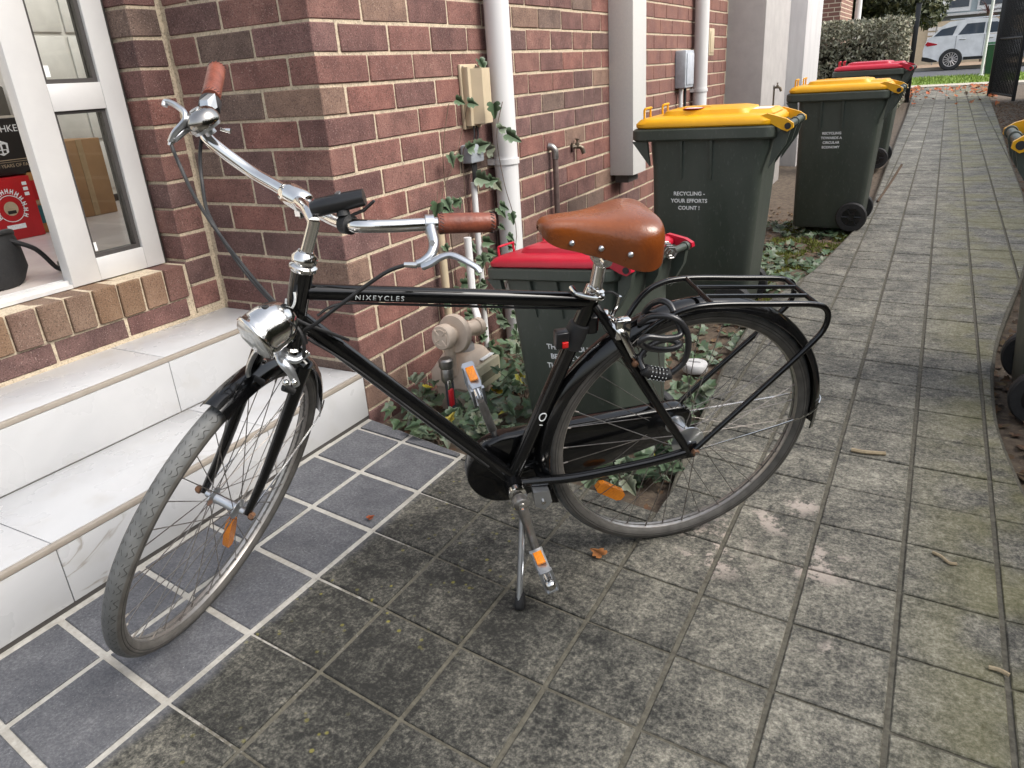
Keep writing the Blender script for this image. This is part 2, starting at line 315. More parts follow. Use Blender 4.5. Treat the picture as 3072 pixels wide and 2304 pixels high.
# ================================================================== SETTING: ground, path, paving
def ramp(n, pts):
    r = n.new('ShaderNodeValToRGB'); els = r.color_ramp.elements
    for i, (p, c) in enumerate(pts):
        e = els[i] if i < 2 else els.new(p)
        e.position = p; e.color = (*c, 1) if len(c) == 3 else c
    return r
def paving_material(name, grout=False):
    m = bpy.data.materials.new(name); m.use_nodes = True; n, L = m.node_tree.nodes, m.node_tree.links; b = n['Principled BSDF']
    tc = n.new('ShaderNodeNewGeometry'); P = tc.outputs['Position']
    sx = n.new('ShaderNodeSeparateXYZ'); L.new(P, sx.inputs[0])
    def noise_(scale, detail=4, rough=.6, vec=P):
        q = n.new('ShaderNodeTexNoise'); q.inputs['Scale'].default_value = scale; q.inputs['Detail'].default_value = detail; q.inputs['Roughness'].default_value = rough; L.new(vec, q.inputs['Vector']); return q.outputs['Fac']
    def math_(op, a, b_=None, c=None):
        q = n.new('ShaderNodeMath'); q.operation = op
        for i, x in enumerate((a, b_, c)):
            if x is None: continue
            if isinstance(x, (int, float)): q.inputs[i].default_value = x
            else: L.new(x, q.inputs[i])
        return q.outputs[0]
    def mr(x, a, b_, c=0., d=1., smooth=True):
        q = n.new('ShaderNodeMapRange'); q.interpolation_type = 'SMOOTHSTEP' if smooth else 'LINEAR'
        q.inputs[1].default_value = a; q.inputs[2].default_value = b_; q.inputs[3].default_value = c; q.inputs[4].default_value = d; L.new(x, q.inputs[0]); return q.outputs[0]
    def mix(f, a, b_, blend='MIX'):
        q = n.new('ShaderNodeMix'); q.data_type = 'RGBA'; q.blend_type = blend
        if isinstance(f, (int, float)): q.inputs[0].default_value = f
        else: L.new(f, q.inputs[0])
        for i, x in ((6, a), (7, b_)):
            if isinstance(x, tuple): q.inputs[i].default_value = (*x, 1)
            else: L.new(x, q.inputs[i])
        return q.outputs[2]
    big = noise_(3.2, 3); mid = noise_(14, 5, .65); fine = noise_(75, 5, .7); vfine = noise_(260, 2)
    wob = math_('MULTIPLY_ADD', big, .12, -.06)
    xw = math_('ADD', sx.outputs['X'], wob)
    edge = mr(xw, .455, .50)                       # 0 = cleaned porch tiles, 1 = weathered path
    if grout:
        grime = mr(noise_(9, 6), .42, .66, 1., .55)
        gw = mr(math_('ADD', xw, math_('MULTIPLY_ADD', fine, .5, -.25)), .50, .68)
        white = ramp(n, [(.3, (.48,.46,.42)), (.7, (.33,.315,.28))]); L.new(fine, white.inputs[0])
        dark = ramp(n, [(.3, (.062,.057,.044)), (.7, (.150,.138,.107))]); L.new(fine, dark.inputs[0])
        col = mix(gw, mix(grime, (.22,.205,.175), white.outputs[0]), dark.outputs[0]); rough = .92
    else:
        clf = math_('ADD', math_('MULTIPLY', mr(noise_(140, 4, .8), .36, .64, .3, .7, smooth=False), .45), math_('ADD', math_('MULTIPLY', mid, .30), math_('MULTIPLY', noise_(5, 6, .7), .28)))
        cl = ramp(n, [(.40, (.058,.060,.068)), (.52, (.092,.094,.103)), (.66, (.160,.161,.168))]); L.new(clf, cl.inputs[0])
        sp = mr(vfine, .66, .74); clean = mix(math_('MULTIPLY', sp, .55), cl.outputs[0], (.36,.36,.37))
        f1 = math_('ADD', math_('ADD', math_('MULTIPLY', mr(noise_(120, 4, .8), .36, .64, smooth=False), .34), math_('MULTIPLY', mr(noise_(40, 6, .75), .34, .66, smooth=False), .30)), math_('MULTIPLY', mr(noise_(8, 7, .72), .32, .68, smooth=False), .28))
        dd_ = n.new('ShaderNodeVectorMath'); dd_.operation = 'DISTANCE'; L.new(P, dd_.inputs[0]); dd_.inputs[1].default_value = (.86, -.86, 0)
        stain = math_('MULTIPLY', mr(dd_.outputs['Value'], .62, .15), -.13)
        # paver tone: random per tile, paler towards the open side and farther along
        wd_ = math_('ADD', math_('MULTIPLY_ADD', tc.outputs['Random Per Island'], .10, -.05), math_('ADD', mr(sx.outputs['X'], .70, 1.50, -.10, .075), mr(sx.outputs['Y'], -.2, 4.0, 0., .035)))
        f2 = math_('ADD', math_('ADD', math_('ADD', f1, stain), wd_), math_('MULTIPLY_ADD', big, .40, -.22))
        we = ramp(n, [(.14, (.018,.018,.016)), (.30, (.050,.049,.042)), (.45, (.105,.100,.084)), (.62, (.205,.192,.155)), (.84, (.37,.35,.285))]); L.new(f2, we.inputs[0])
        wea = we.outputs[0]
        ws = n.new('ShaderNodeMapping'); ws.inputs['Scale'].default_value = (9, 22, 30); L.new(P, ws.inputs[0])
        streak = noise_(1.0, 4, .6, ws.outputs[0]); wea = mix(math_('MULTIPLY', mr(streak, .52, .68), mr(sx.outputs['Y'], 0, 2.5, 0, .40)), wea, (.27,.262,.23))
        # green algae along the outer edge
        alg = math_('MULTIPLY', mr(sx.outputs['X'], 1.62, 1.9), mr(big, .40, .6)); wea = mix(math_('MULTIPLY', alg, .5), wea, (.15,.14,.045))
        # worn pale pink patches behind the rear wheel
        for (px, py, rr) in ((1.52, -.27, .12), (1.40, -.12, .10), (1.27, -.22, .13), (1.45, -.02, .07), (1.30, -.33, .12), (1.60, -.55, .05)):
            d = n.new('ShaderNodeVectorMath'); d.operation = 'DISTANCE'; L.new(P, d.inputs[0]); d.inputs[1].default_value = (px, py, 0)
            mk = math_('MULTIPLY', mr(d.outputs['Value'], rr, rr*.25), mr(math_('ADD', mid, math_('MULTIPLY_ADD', fine, .5, -.25)), .50, .60))
            wea = mix(math_('MULTIPLY', mk, .8), wea, (.47,.40,.345))
        # yellow lichen dots near the porch
        vo = n.new('ShaderNodeTexVoronoi'); vo.inputs['Scale'].default_value = 34; L.new(P, vo.inputs['Vector'])
        dots = math_('MULTIPLY', math_('MULTIPLY', mr(vo.outputs['Distance'], .20, .10), mr(big, .48, .60)), mr(sx.outputs['X'], 1.0, .7)); wea = mix(math_('MULTIPLY', dots, .65), wea, (.28,.25,.04))
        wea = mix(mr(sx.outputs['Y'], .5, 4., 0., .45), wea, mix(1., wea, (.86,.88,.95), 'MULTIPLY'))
        isl = math_('MULTIPLY_ADD', tc.outputs['Random Per Island'], .22, .89); tint = n.new('ShaderNodeCombineXYZ')
        for k_ in range(3): L.new(isl, tint.inputs[k_])
        q_ = n.new('ShaderNodeMix'); q_.data_type = 'RGBA'; q_.blend_type = 'MULTIPLY'; q_.inputs[0].default_value = 1; L.new(mix(edge, clean, wea), q_.inputs[6]); L.new(tint.outputs[0], q_.inputs[7]); col = q_.outputs[2]; rough = .72
    L.new(col, b.inputs['Base Color']); b.inputs['Roughness'].default_value = rough; b.inputs['Specular IOR Level'].default_value = .35
    bp = n.new('ShaderNodeBump'); bp.inputs['Strength'].default_value = .55; bp.inputs['Distance'].default_value = .004
    L.new(math_('ADD', fine, math_('MULTIPLY', mid, 1.2)), bp.inputs['Height']); L.new(bp.outputs[0], b.inputs['Normal'])
    return m
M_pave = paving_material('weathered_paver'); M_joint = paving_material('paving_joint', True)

XL = [(-.2,1.131),(.1,1.091),(.876,1.024),(1.69,.998),(2.46,1.14),(3.49,1.226),(4.36,1.268),(5.5,1.25),(9,1.19),(13,1.13),(22.35,.92)]
XR = [(-4,3.0),(-2,2.5),(-1,2.22),(-.3,2.06),(.1,1.985),(.276,1.956),(.6,1.919),(.77,1.915),(1.05,1.919),(1.42,1.946),(1.8,1.996),(2.44,2.09),(3.3,2.2),(5,2.27),(6.5,2.286),(10,2.36),(15,2.44),(22.35,2.55)]
EDGE = [(0,-.004),(.44,-.107),(.85,-.14),(1.131,-.2)]
def xl(y): return interp(XL, y)
def xr(y): return interp(XR, y)
def edge_y(x): return interp(EDGE, x)

# soil sheet to the horizon
def soil_h(x, y):
    base = gz(y)-.055
    if 0 < x < 6 and -3 < y < 12: base += .018*noise.noise(V3((x*5, y*5, 0)))+.008*noise.noise(V3((x*17, y*17, 3)))
    return base
g = MB(); XSs = [-60,-30,-12,-5,-2.5]+[-1+.1*i for i in range(51)]+[4.6,6,9,15,30,60]; YSs = [-12,-6,-3]+[-2+.1*i for i in range(71)]+[5.5,6,7,8,9,10,12,14,16,18,20,22.25,22.35,40,80,120]
for y in YSs:
    for x in XSs: g.v.append((x, y, soil_h(x, y)-(.03 if y > 22.3 else 0)))
W_ = len(XSs)
for j in range(len(YSs)-1):
    for i in range(W_-1): g.f.append((j*W_+i, j*W_+i+1, (j+1)*W_+i+1, (j+1)*W_+i))
M_soil = mat('dark_soil', (.060,.042,.030), (.13,.10,.07), rough=.95, scale=26, detail=7, bump=1., bscale=120, speck=(.20,.15,.09), speck_scale=60, speck_amt=.6)
struct(g, 'ground', M_soil, 60)

# path bed (joint colour) with its edge
pb = MB(); top = []; NS = 90
def bed_strip(rows):
    o = len(pb.v)
    for (x0, x1, y) in rows:
        z0 = gz(y)-.005
        pb.v += [(x0, y, z0-.14), (x0, y, z0-.004), (x0+.006, y, z0), (x1-.006, y, z0), (x1, y, z0-.004), (x1, y, z0-.14)]
    for i in range(len(rows)-1):
        for k in range(5): a = o+i*6+k; pb.f.append((a, a+1, a+7, a+6))
rows = [(-.02, xr(y), y) for y in [-4,-3,-2.5,-2,-1.6,-1.2,-.9,-.6,-.4,-.21]]
bed_strip(rows)
ys_ = [-.21]+[-.2+.12*i for i in range(45)]+[5.4+.6*i for i in range(29)]
bed_strip([(xl(y), xr(y), y) for y in ys_ if y < 22.4])
# the strip of porch between the step line and the garden edge
o_ = len(pb.v); ex = [i/12*1.14-.01 for i in range(13)]
for x in ex: pb.v += [(x, -.22, -.0062), (x, edge_y(x), -.0062), (x, edge_y(x)+.004, -.012), (x, edge_y(x)+.004, -.14)]
for i in range(12):
    for k in range(3): a = o_+i*4+k; pb.f.append((a, a+4, a+5, a+1))
path = struct(pb, 'path', M_joint)

# pavers
XLINES = [-.0, .2233, .461, .683, .905, 1.113, 1.308, 1.5, 1.693, 1.88, 2.08, 2.28, 2.5]
OFF3 = [(0,-.51),(.2233,-.54),(.461,-.57),(.68,-.598),(.905,-.633),(1.113,-.66),(1.308,-.68),(1.5,-.695),(1.69,-.705),(1.88,-.715),(2.1,-.72),(2.6,-.74)]
SPY = [(.461,.2125),(1.308,.2005),(3,.2005)]
def ycross(x, j): return interp(OFF3, x)+(j-3)*interp(SPY, x)
def clip_poly(poly, fn, keep_iter=1):
    """keep points where fn(p) >= 0"""
    out = []
    for a, b_ in zip(poly, poly[1:]+poly[:1]):
        fa, fb = fn(a), fn(b_)
        if fa >= 0: out.append(a)
        if (fa >= 0) != (fb >= 0):
            t = fa/(fa-fb); out.append((a[0]+(b_[0]-a[0])*t, a[1]+(b_[1]-a[1])*t))
    return out
def area(p): return abs(sum(a[0]*b_[1]-b_[0]*a[1] for a, b_ in zip(p, p[1:]+p[:1])))/2
pavers = []
rp_ = random.Random(3)
for i in range(len(XLINES)-1):
    for j in range(-4, 116):
        x0, x1 = XLINES[i], XLINES[i+1]; porch = x1 < .5
        gx0 = .009 if i < 3 else .0055; gx1 = .009 if i < 2 else .0055; gy = .0085 if porch else .0036
        a0, a1 = x0+gx0, x1-gx1
        if i == 0: a0 = .022
        poly = []
        for k in range(4): t = k/3; x = lerp(a0, a1, t); poly.append((x, ycross(x, j)+gy))
        for k in range(5): t = k/4; poly.append((a1, lerp(ycross(a1, j)+gy, ycross(a1, j+1)-gy, t))) if 0 < k < 4 else None
        for k in range(4): t = 1-k/3; x = lerp(a0, a1, t); poly.append((x, ycross(x, j+1)-gy))
        for k in range(3, 0, -1): poly.append((a0, lerp(ycross(a0, j)+gy, ycross(a0, j+1)-gy, k/4)))
        cy = sum(p[1] for p in poly)/len(poly)
        if cy > 22.2 or cy < -2.0: continue
        poly = clip_poly(poly, lambda p: xr(p[1])-.012-p[0])
        if len(poly) < 3: continue
        if cy < -.32: pass
        elif x1 <= 1.12:
            lo_ = clip_poly(poly, lambda p: edge_y(p[0])-.008-p[1])
            hi_ = clip_poly(clip_poly(poly, lambda p: p[0]-xl(p[1])-.012), lambda p: p[1]+.19) if x1 > 1. else []
            poly = lo_ if len(lo_) > 2 and area(lo_) > area(hi_ or [(0,0)]) else hi_
        else:
            poly = clip_poly(poly, lambda p: p[0]-xl(p[1])-.012 if p[1] > -.2 else 1)
        if len(poly) < 3 or area(poly) < .0006: continue
        pavers.append((poly, cy, x0))
def paver_mesh(mb, poly, dz):
    n_ = len(poly); cx = sum(p[0] for p in poly)/n_; cy = sum(p[1] for p in poly)/n_
    tl = [rp_.uniform(-.0012, .0012) for _ in range(2)]
    def zz(p): return gz(p[1])+dz+tl[0]*(p[0]-cx)*6+tl[1]*(p[1]-cy)*6
    b0 = [(p[0], p[1], zz(p)-.011) for p in poly]; b1 = [(p[0], p[1], zz(p)-.0022) for p in poly]
    ins = [(p[0]+(cx-p[0])*.022, p[1]+(cy-p[1])*.022, zz(p)) for p in poly]
    mb.loft([b0, b1, ins], caps=False); mb.f.append(tuple(len(mb.v)-n_+k for k in range(n_)))
pavers.sort(key=lambda q: (q[1]+1.8)**2+(q[2]-1.6)**2)
# those in front of the camera first
def infront(q): 
    cx = sum(p[0] for p in q[0])/len(q[0]); d = V3((cx, q[1], 0))-CAMLOC
    c_ = cam.rotation_euler.to_matrix().transposed() @ d
    if c_.z > -.1: return False
    return abs(c_.x/-c_.z) < .78 and abs(c_.y/-c_.z) < .60
vis = [q for q in pavers if infront(q)]; rest = [q for q in pavers if not infront(q)]
for q in vis[:300]:
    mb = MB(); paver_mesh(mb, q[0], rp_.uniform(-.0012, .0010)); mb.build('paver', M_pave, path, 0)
mb = MB()
for q in vis[300:]+rest: paver_mesh(mb, q[0], rp_.uniform(-.0012, .0010))
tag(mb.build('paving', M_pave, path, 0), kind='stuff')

# ================================================================== BRICK HOUSE
house = thing('brick_house', (0, 0, 0), 'red brown brick house with cream mortar, glazed sliding door and white downpipes', 'house')
RH, BL, Z0 = .08898, .24831, 1.26775
WTOP = 2.9
def zrow(k): return Z0-RH*k          # height of bed joint k
wall = MB()
wall.box((-.11, .108, -.2), (-.0045, 5.0, WTOP))            # long wall core
wall.box((-.6285, .0045, -.2), (-.0045, .11, WTOP))           # return wall core facing the porch
wall.box((-.76, -.1205, .30), (-.6285, .11, WTOP))             # door jamb core
wall.box((-.74, -3.2, .30), (-.6290, -.1258, .545))            # sill core
wall.box((-.76, .11, .3), (-.70, 5.0, WTOP))                   # inner skin
wall_o = wall.build('wall', M_mortar, house, 0)
bricks = []   # (centre, size)
T = .0103
rb = random.Random(11)
k = 16
while zrow(k) < WTOP-.1:
    zc = zrow(k)-RH/2; even = (k % 2 == 0)
    hz = RH-T
    # long wall X=0, rows of stretchers; corner unit alternates
    first = .114 if even else .2385
    bricks.append(((-.2385/2 if even else -.11/2, (.110/2 if even else .2385/2), zc), ((.2385, .110, hz) if even else (.110, .2385, hz))))
    y = first+T if even else .2385+T
    while y < 4.99:
        l = min(BL-T, 4.99-y)
        if l > .03: bricks.append(((-.055, y+l/2, zc), (.11, l, hz)))
        y += BL
    # return face Y=0
    x = -(.2385+T) if even else -(.110+T)
    while x > -.612:
        l = min(BL-T, x+.613)
        if l > .03: bricks.append(((x-l/2, .055, zc), (l, .11, hz)))
        x -= BL
    # jamb
    if zc > .40: bricks.append(((-.624-.055, -.070, zc), (.11, .112, hz)))
    k -= 1
bricks = [((c[0], c[1], c[2]), s) for c, s in bricks]
def facing_cam(c):
    d = V3(c)-CAMLOC; q = cam.rotation_euler.to_matrix().transposed() @ d
    return q.z < -.1 and abs(q.x/-q.z) < .75 and abs(q.y/-q.z) < .57
vis = [b_ for b_ in bricks if facing_cam(b_[0]) and not (2.42 < b_[0][1] < 2.65 and b_[0][2] > .65)]
hid = [b_ for b_ in bricks if b_ not in vis]
vis.sort(key=lambda b_: (V3(b_[0])-CAMLOC).length)
def brick_verts(s, rnd, j=.0011):
    bm = bmesh.new(); bmesh.ops.create_cube(bm, size=1)
    for q in bm.verts: q.co = V3((q.co.x*s[0]+rnd.uniform(-j, j), q.co.y*s[1]+rnd.uniform(-j, j), q.co.z*s[2]+rnd.uniform(-j, j)))
    bmesh.ops.bevel(bm, geom=list(bm.edges), offset=.0028, segments=1, affect='EDGES')
    bm.verts.index_update(); vs = [q.co.copy() for q in bm.verts]; fs = [tuple(q.index for q in f.verts) for f in bm.faces]; bm.free()
    return vs, fs
BM = {}
def brick_mesh(s, m):
    key = (tuple(round(x, 3) for x in s), rb.randrange(4), m.name)
    if key not in BM:
        vs, fs = brick_verts(s, rb); me = bpy.data.meshes.new('brick'); me.from_pydata(vs, [], fs); me.materials.append(m); BM[key] = me
    return BM[key]
def place_brick(c, s, m=M_brick, parent=None, name='brick'):
    o = bpy.data.objects.new(name, brick_mesh(s, m)); COL.objects.link(o)
    o.location = (c[0]+rb.uniform(-.001, .001), c[1]+rb.uniform(-.001, .001), c[2]+rb.uniform(-.0012, .0012)); o.parent = parent or wall_o
    o.rotation_euler = (rb.uniform(-.004, .004), rb.uniform(-.004, .004), rb.uniform(-.004, .004))
NSILL = 17
for c, s in vis[:300-NSILL-6]: place_brick(c, s)
mb = MB()
for c, s in vis[300-NSILL-6:]+hid:
    vs, fs = brick_verts(s, rb); mb.add([q+V3(c) for q in vs], fs)
M_brick2 = mat('brick_courses', (.215,.105,.082), (.15,.075,.065), rough=.85, scale=7, detail=5, bump=.5, bscale=130, speck=(.55,.5,.45), speck_scale=170, speck_amt=.3, spec=.3)
tag(mb.build('brick_courses', M_brick2, wall_o, 0), kind='stuff')
# sill: bricks on edge with a split course below
for i in range(NSILL):
    yc = -.139-.0875*(i+.5); place_brick((-.624-.053, yc, .4895), (.118, .0775, .110), M_sillbrick)
for i in range(6):
    yc = -.148-.2475*(i+.5); place_brick((-.624-.04, yc, .3965), (.075, .237, .063), M_brick)
# mortar haunch where tread meets wall
h = MB(); h.box((-.66, -3.2, .34), (-.6265, -.0005, .3635)); h.build('mortar_haunch', M_mortar, house, 0)

# --- glazed door leaf
DX = -.712; 
door = MB()
door.box((DX-.045, -.483, .549), (DX, -.386, 2.6), bev=.003).build('door', M_alu, house)
door_o = house.children[-1]
def dpart(name, lo, hi, m=M_alu, bev=.002): return MB().box(lo, hi, bev=bev).build(name, m, door_o)
dpart('stile', (DX-.045, -.212, .549), (DX-.0008, -.141, 2.6))
for (za, zb) in ((.549, .621), (1.070, 1.148), (1.62, 1.70)): dpart('rail', (DX-.044, -.3859, za), (DX-.0012, -.2121, zb))
dpart('frame_channel', (DX-.07, -.141, .549), (DX-.01, -.128, 2.6), M_gasket)
for (za, zb) in ((.621, 1.070), (1.148, 1.62), (1.70, 2.6)):
    for (ya, yb, zc, zd) in ((-.3858, -.374, za, zb), (-.226, -.2122, za, zb), (-.374, -.226, za, za+.013), (-.374, -.226, zb-.010, zb)):
        dpart('gasket', (DX-.043, ya, zc), (DX-.012, yb, zd), M_gasket, 0)
    MB().box((DX-.032, -.374, za+.013), (DX-.027, -.226, zb-.010)).build('pane', M_glass, door_o, 0)
MB().box((DX-.0265, -.368, .640), (DX-.0260, -.356, .668)).build('sticker', M_print, door_o, 0)
MB().box((DX-.0265, -.366, 1.168), (DX-.0260, -.350, 1.200)).build('sticker', M_print, door_o, 0)
tk = MB(); tk.box((DX-.075, -3.2, .5485), (DX-.002, -.4835, .560)); tk.box((DX-.028, -3.2, .560), (DX-.020, -.4835, .572)); tk.box((DX-.055, -3.2, .560), (DX-.047, -.4835, .572)); tk.build('door_track', M_alu, house, 0)

# --- interior
M_ifloor = mat('pale_floor_tile', (.66,.60,.55), (.56,.50,.46), rough=.25, scale=5, detail=6)
M_iwall = mat('cream_wall', (.62,.57,.47), rough=.8, scale=6)
M_panel = mat('white_panel', (.66,.64,.60), rough=.5, scale=6)
fl = MB(); fl.box((-3.0, -3.2, .50), (-.787, 2.4, .556)); struct(fl, 'interior_floor', M_ifloor)
iw = MB(); iw.box((-3.1, -3.2, .45), (-3.0, 2.4, 2.9)); iw.box((-3.0, 2.4, .45), (-.76, 2.5, 2.9)); struct(iw, 'interior_wall', M_iwall)
cab = thing('panelled_cupboard', (-2.6, .9, .56), 'white panelled cupboard front behind the glass door panes', 'cupboard')
MB().box((-2.95, .55, .60), (-2.52, 2.2, 2.4)).build('carcass', M_panel, cab, 0)
MB().box((-2.9, .60, .556), (-2.56, 2.2, .60)).build('plinth', M_gasket, cab, 0)
for i in range(5):
    for j in range(4):
        MB().box((-2.519, .57+.32*i, .64+.27*j), (-2.507, .57+.32*i+.30, .64+.27*j+.25), bev=.004).build('panel', M_panel, cab)

# --- marble steps
M_step = mat('step_core', (.5,.47,.43), rough=.9)
st = thing('entry_steps', (-.3, -1.2, 0), 'white marble tiled entry steps with beige nosing strips', 'steps')
core = MB(); core.box((-.62, -3.2, -.15), (-.36, -.004, .335)); core.box((-.36, -3.2, -.15), (-.012, -.004, .153)); core.build('core', M_step, st, 0)
JY = [-3.2, -2.40, -1.75, -1.10, -.45, -.0035]
JY2 = [-3.2, -2.40, -1.76, -1.11, -.472, -.0035]
def slab(lo, hi): MB().box(lo, hi, bev=.0015).build('marble_slab', M_marble, st)
for a, b_ in zip(JY, JY[1:]):
    slab((-.012, a+.001, .008), (0, b_-.001, .153))          # lower riser
    slab((-.349, a+.001, .153), (-.016, b_-.001, .168))       # lower tread
for a, b_ in zip(JY2, JY2[1:]):
    slab((-.362, a+.001, .170), (-.350, b_-.001, .337)); slab((-.6265, a+.001, .337), (-.368, b_-.001, .352))
for (x, z) in ((.0015, .168), (-.3505, .352)):
    MB().box((x-.0155, -3.2, z-.0145), (x, -.0032, z+.0004), bev=.003).build('nosing_strip', M_strip, st)
MB().box((-.012, -3.2, -.02), (-.003, -.0035, .0078)).build('shadow_gap', M_gasket, st, 0)
# end cheek facing the garden is the brick corner; small end slab

# ================================================================== WALL FIXTURES
def pipe_thing(name, pts, r, label, cat, m=M_white, band=None, group=None, n=20):
    t = thing(name, pts[0], label, cat, group)
    MB().tube(pts, r, n).build('pipe', m, t, 50)
    for (p, ax, l) in (band or []):
        MB().lathe([(r+.001, -l/2), (r+.006, -l/2), (r+.006, l/2), (r+.001, l/2)], p, ax, n, closed=True).build('collar', m, t, 40)
        MB().box((-.006, p[1]-.05, p[2]-l/2), (p[0]-r*.6, p[1]+.05, p[2]+l/2)).build('bracket', m, t, 0)
    return t
pipe_thing('downpipe', [(.06,1.0,-.08),(.06,1.0,2.9)], .05, 'fat white downpipe on the brick wall beside the cream junction box', 'downpipe', band=[((.06,1.0,.755),(0,0,1),.022)])
pipe_thing('downpipe', [(.06,3.98,-.08),(.06,3.98,2.9)], .05, 'white downpipe farther along the wall behind the grey meter box', 'downpipe', band=[((.06,3.98,.9),(0,0,1),.022)])
cl = thing('wall_box_cladding', (.07,2.44,.515), 'tall pale grey boxed cladding hung on the brick wall, ending above ground', 'cladding')
MB().box((.0, 2.33, .515), (.14, 2.545, 2.9), bev=.002).build('casing', M_clad, cl)
MB().box((.02, 2.36, .47), (.10, 2.52, .5148)).build('dark_opening', M_gasket, cl, 0)
# cream junction box
jb = thing('junction_box', (.03,.84,.91), 'cream plastic junction box on the bricks left of the fat downpipe', 'junction box')
MB().box((.0, .775, .900), (.012, .905, 1.135), bev=.004).build('back_plate', M_cream, jb)
MB().loft([rrect(.012,.040,.782,.898,.912,.004,2), rrect(.012,.040,.782,.898,1.124,.004,2)]).build('box', M_cream, jb)
MB().prism([(.040,.800,.918),(.078,.822,.918),(.078,.882,.918),(.040,.894,.918)], (0,0,.200)).build('cover', M_cream, jb, 30)
for (y, z) in ((.79,.912),(.89,.912),(.79,1.124),(.89,1.124)): MB().lathe([(.005,0),(.005,.004)], (.012,y,z), (1,0,0), 8).build('screw', M_steel, jb)
# grey cable entry and conduit below
ce = thing('conduit', (.03,.775,-.06), 'thin white conduit with grey cable entry under the cream junction box', 'conduit')
MB().tube([(.03,.775,-.06),(.03,.775,.70)], .0125, 12).build('pipe', M_white, ce)
MB().box((.004,.735,.775),(.055,.835,.845), bev=.008).build('cable_entry', mat('grey_plastic',(.30,.33,.36),rough=.5), ce)
for i in range(4):
    MB().tube(smoothpts([(.03,.775+.006*i,.70),(.034,.772+.009*i,.74),(.03,.765+.012*i,.79)]), .004, 6).build('cable', M_rubber, ce)
for i in range(2): MB().tube(smoothpts([(.03,.79+.02*i,.84),(.036,.80+.03*i,.875),(.03,.81+.02*i,.91)]), .003, 6).build('cable', M_rubber, ce)
# cream gas riser
pipe_thing('gas_riser', [(.035,.50,.18),(.035,.50,.60)], .0155, 'cream painted gas riser pipe climbing the bricks behind the handlebar', 'pipe', M_cream, n=12)
# short white pipe feeding the regulator
pipe_thing('white_pipe', [(.10,.585,.52),(.10,.585,.25),(.13,.56,.215),(.19,.47,.215)], .015, 'short white elbow pipe behind the gas regulator', 'pipe', M_white, n=12)
# gas meter
M_meter = mat('beige_meter_paint', (.56,.46,.37), (.49,.40,.32), rough=.55, scale=18, bump=.1)
gm = thing('gas_meter', (.2,.33,-.06), 'beige gas meter with round regulator and red valve handle among ivy', 'gas meter')
MB().loft([rrect(.12,.275,.245,.425,-.05,.015,3), rrect(.12,.275,.245,.425,.045,.015,3)]).build('case', M_meter, gm)
MB().loft([rrect(.11,.285,.235,.435,.045,.012,3), rrect(.11,.285,.235,.435,.100,.012,3), rrect(.14,.255,.27,.41,.155,.02,3), rrect(.15,.245,.28,.40,.162,.02,3)]).build('top_case', M_meter, gm)
ix = MB().box((.286,.262,.035),(.306,.415,.125), bev=.004).build('index_box', mat('index_cream',(.50,.46,.33),rough=.4), gm)
MB().box((.3062,.275,.062),(.3075,.40,.092)).build('index_window', mat('index_glass',(.20,.19,.13),rough=.15), gm, 0)
MB().box((.255,.33,.128),(.285,.41,.131), M=Matrix.Rotation(0,4,'X')).build('sticker', M_print, gm, 0)
ax = V3((.12,1,-.10)).normalized(); o0 = V3((.225,.165,.265))
MB().lathe([(.012,-.004),(.040,-.002),(.045,.004),(.045,.030),(.030,.038),(.030,.058),(.066,.062),(.070,.068),(.070,.082),(.066,.088),(.028,.094),(.028,.190),(.033,.192),(.033,.215),(.028,.217)], o0, ax, 28).build('regulator', M_meter, gm)
for k in range(4):
    a = math.pi/4+k*math.pi/2; e1 = ax.cross(V3((0,0,1))).normalized(); e2 = ax.cross(e1)
    MB().tube([o0-ax*.004+(e1*math.cos(a)+e2*math.sin(a))*.010, o0-ax*.004+(e1*math.cos(a)+e2*math.sin(a))*.036], .003, 6).build('cap_rib', M_meter, gm)
MB().lathe([(.026,-.0055),(.030,-.0055),(.030,-.002),(.026,-.002)], o0, ax, 24, closed=True).build('cap_ring', M_meter, gm)
MB().tube([o0+V3((0,.05,-.02)), (.215,.225,.17), (.21,.235,.10)], .020, 14).build('outlet_pipe', M_meter, gm)
MB().lathe([(.03,0),(.033,.01),(.033,.03),(.026,.04)], (.21,.335,.15), (0,0,1), 18).build('inlet_cap', mat('pale_cap',(.48,.46,.46),rough=.5), gm)
MB().tube([(.21,.335,.16),(.215,.31,.215)], .020, 14).build('inlet_pipe', M_meter, gm)
MB().lathe([(.022,0),(.026,.006),(.026,.03),(.02,.036)], (.235,.165,.155), (0,0,1), 14).build('union_nut', M_steel, gm)
MB().lathe([(.016,0),(.022,.01),(.022,.05),(.016,.06)], (.235,.165,.10), (0,0,1), 14).build('valve_body', M_steel, gm)
MB().box((.262,.120,.030),(.272,.142,.092), bev=.002).build('valve_handle', mat('red_handle',(.45,.012,.02),rough=.4), gm)
MB().box((.262,.122,.092),(.268,.138,.125), bev=.001).build('valve_stem', M_chrome, gm)
MB().tube([(.235,.175,-.06),(.235,.172,.10)], .016, 12).build('service_pipe', mat('dark_pipe',(.05,.055,.065),rough=.6), gm)
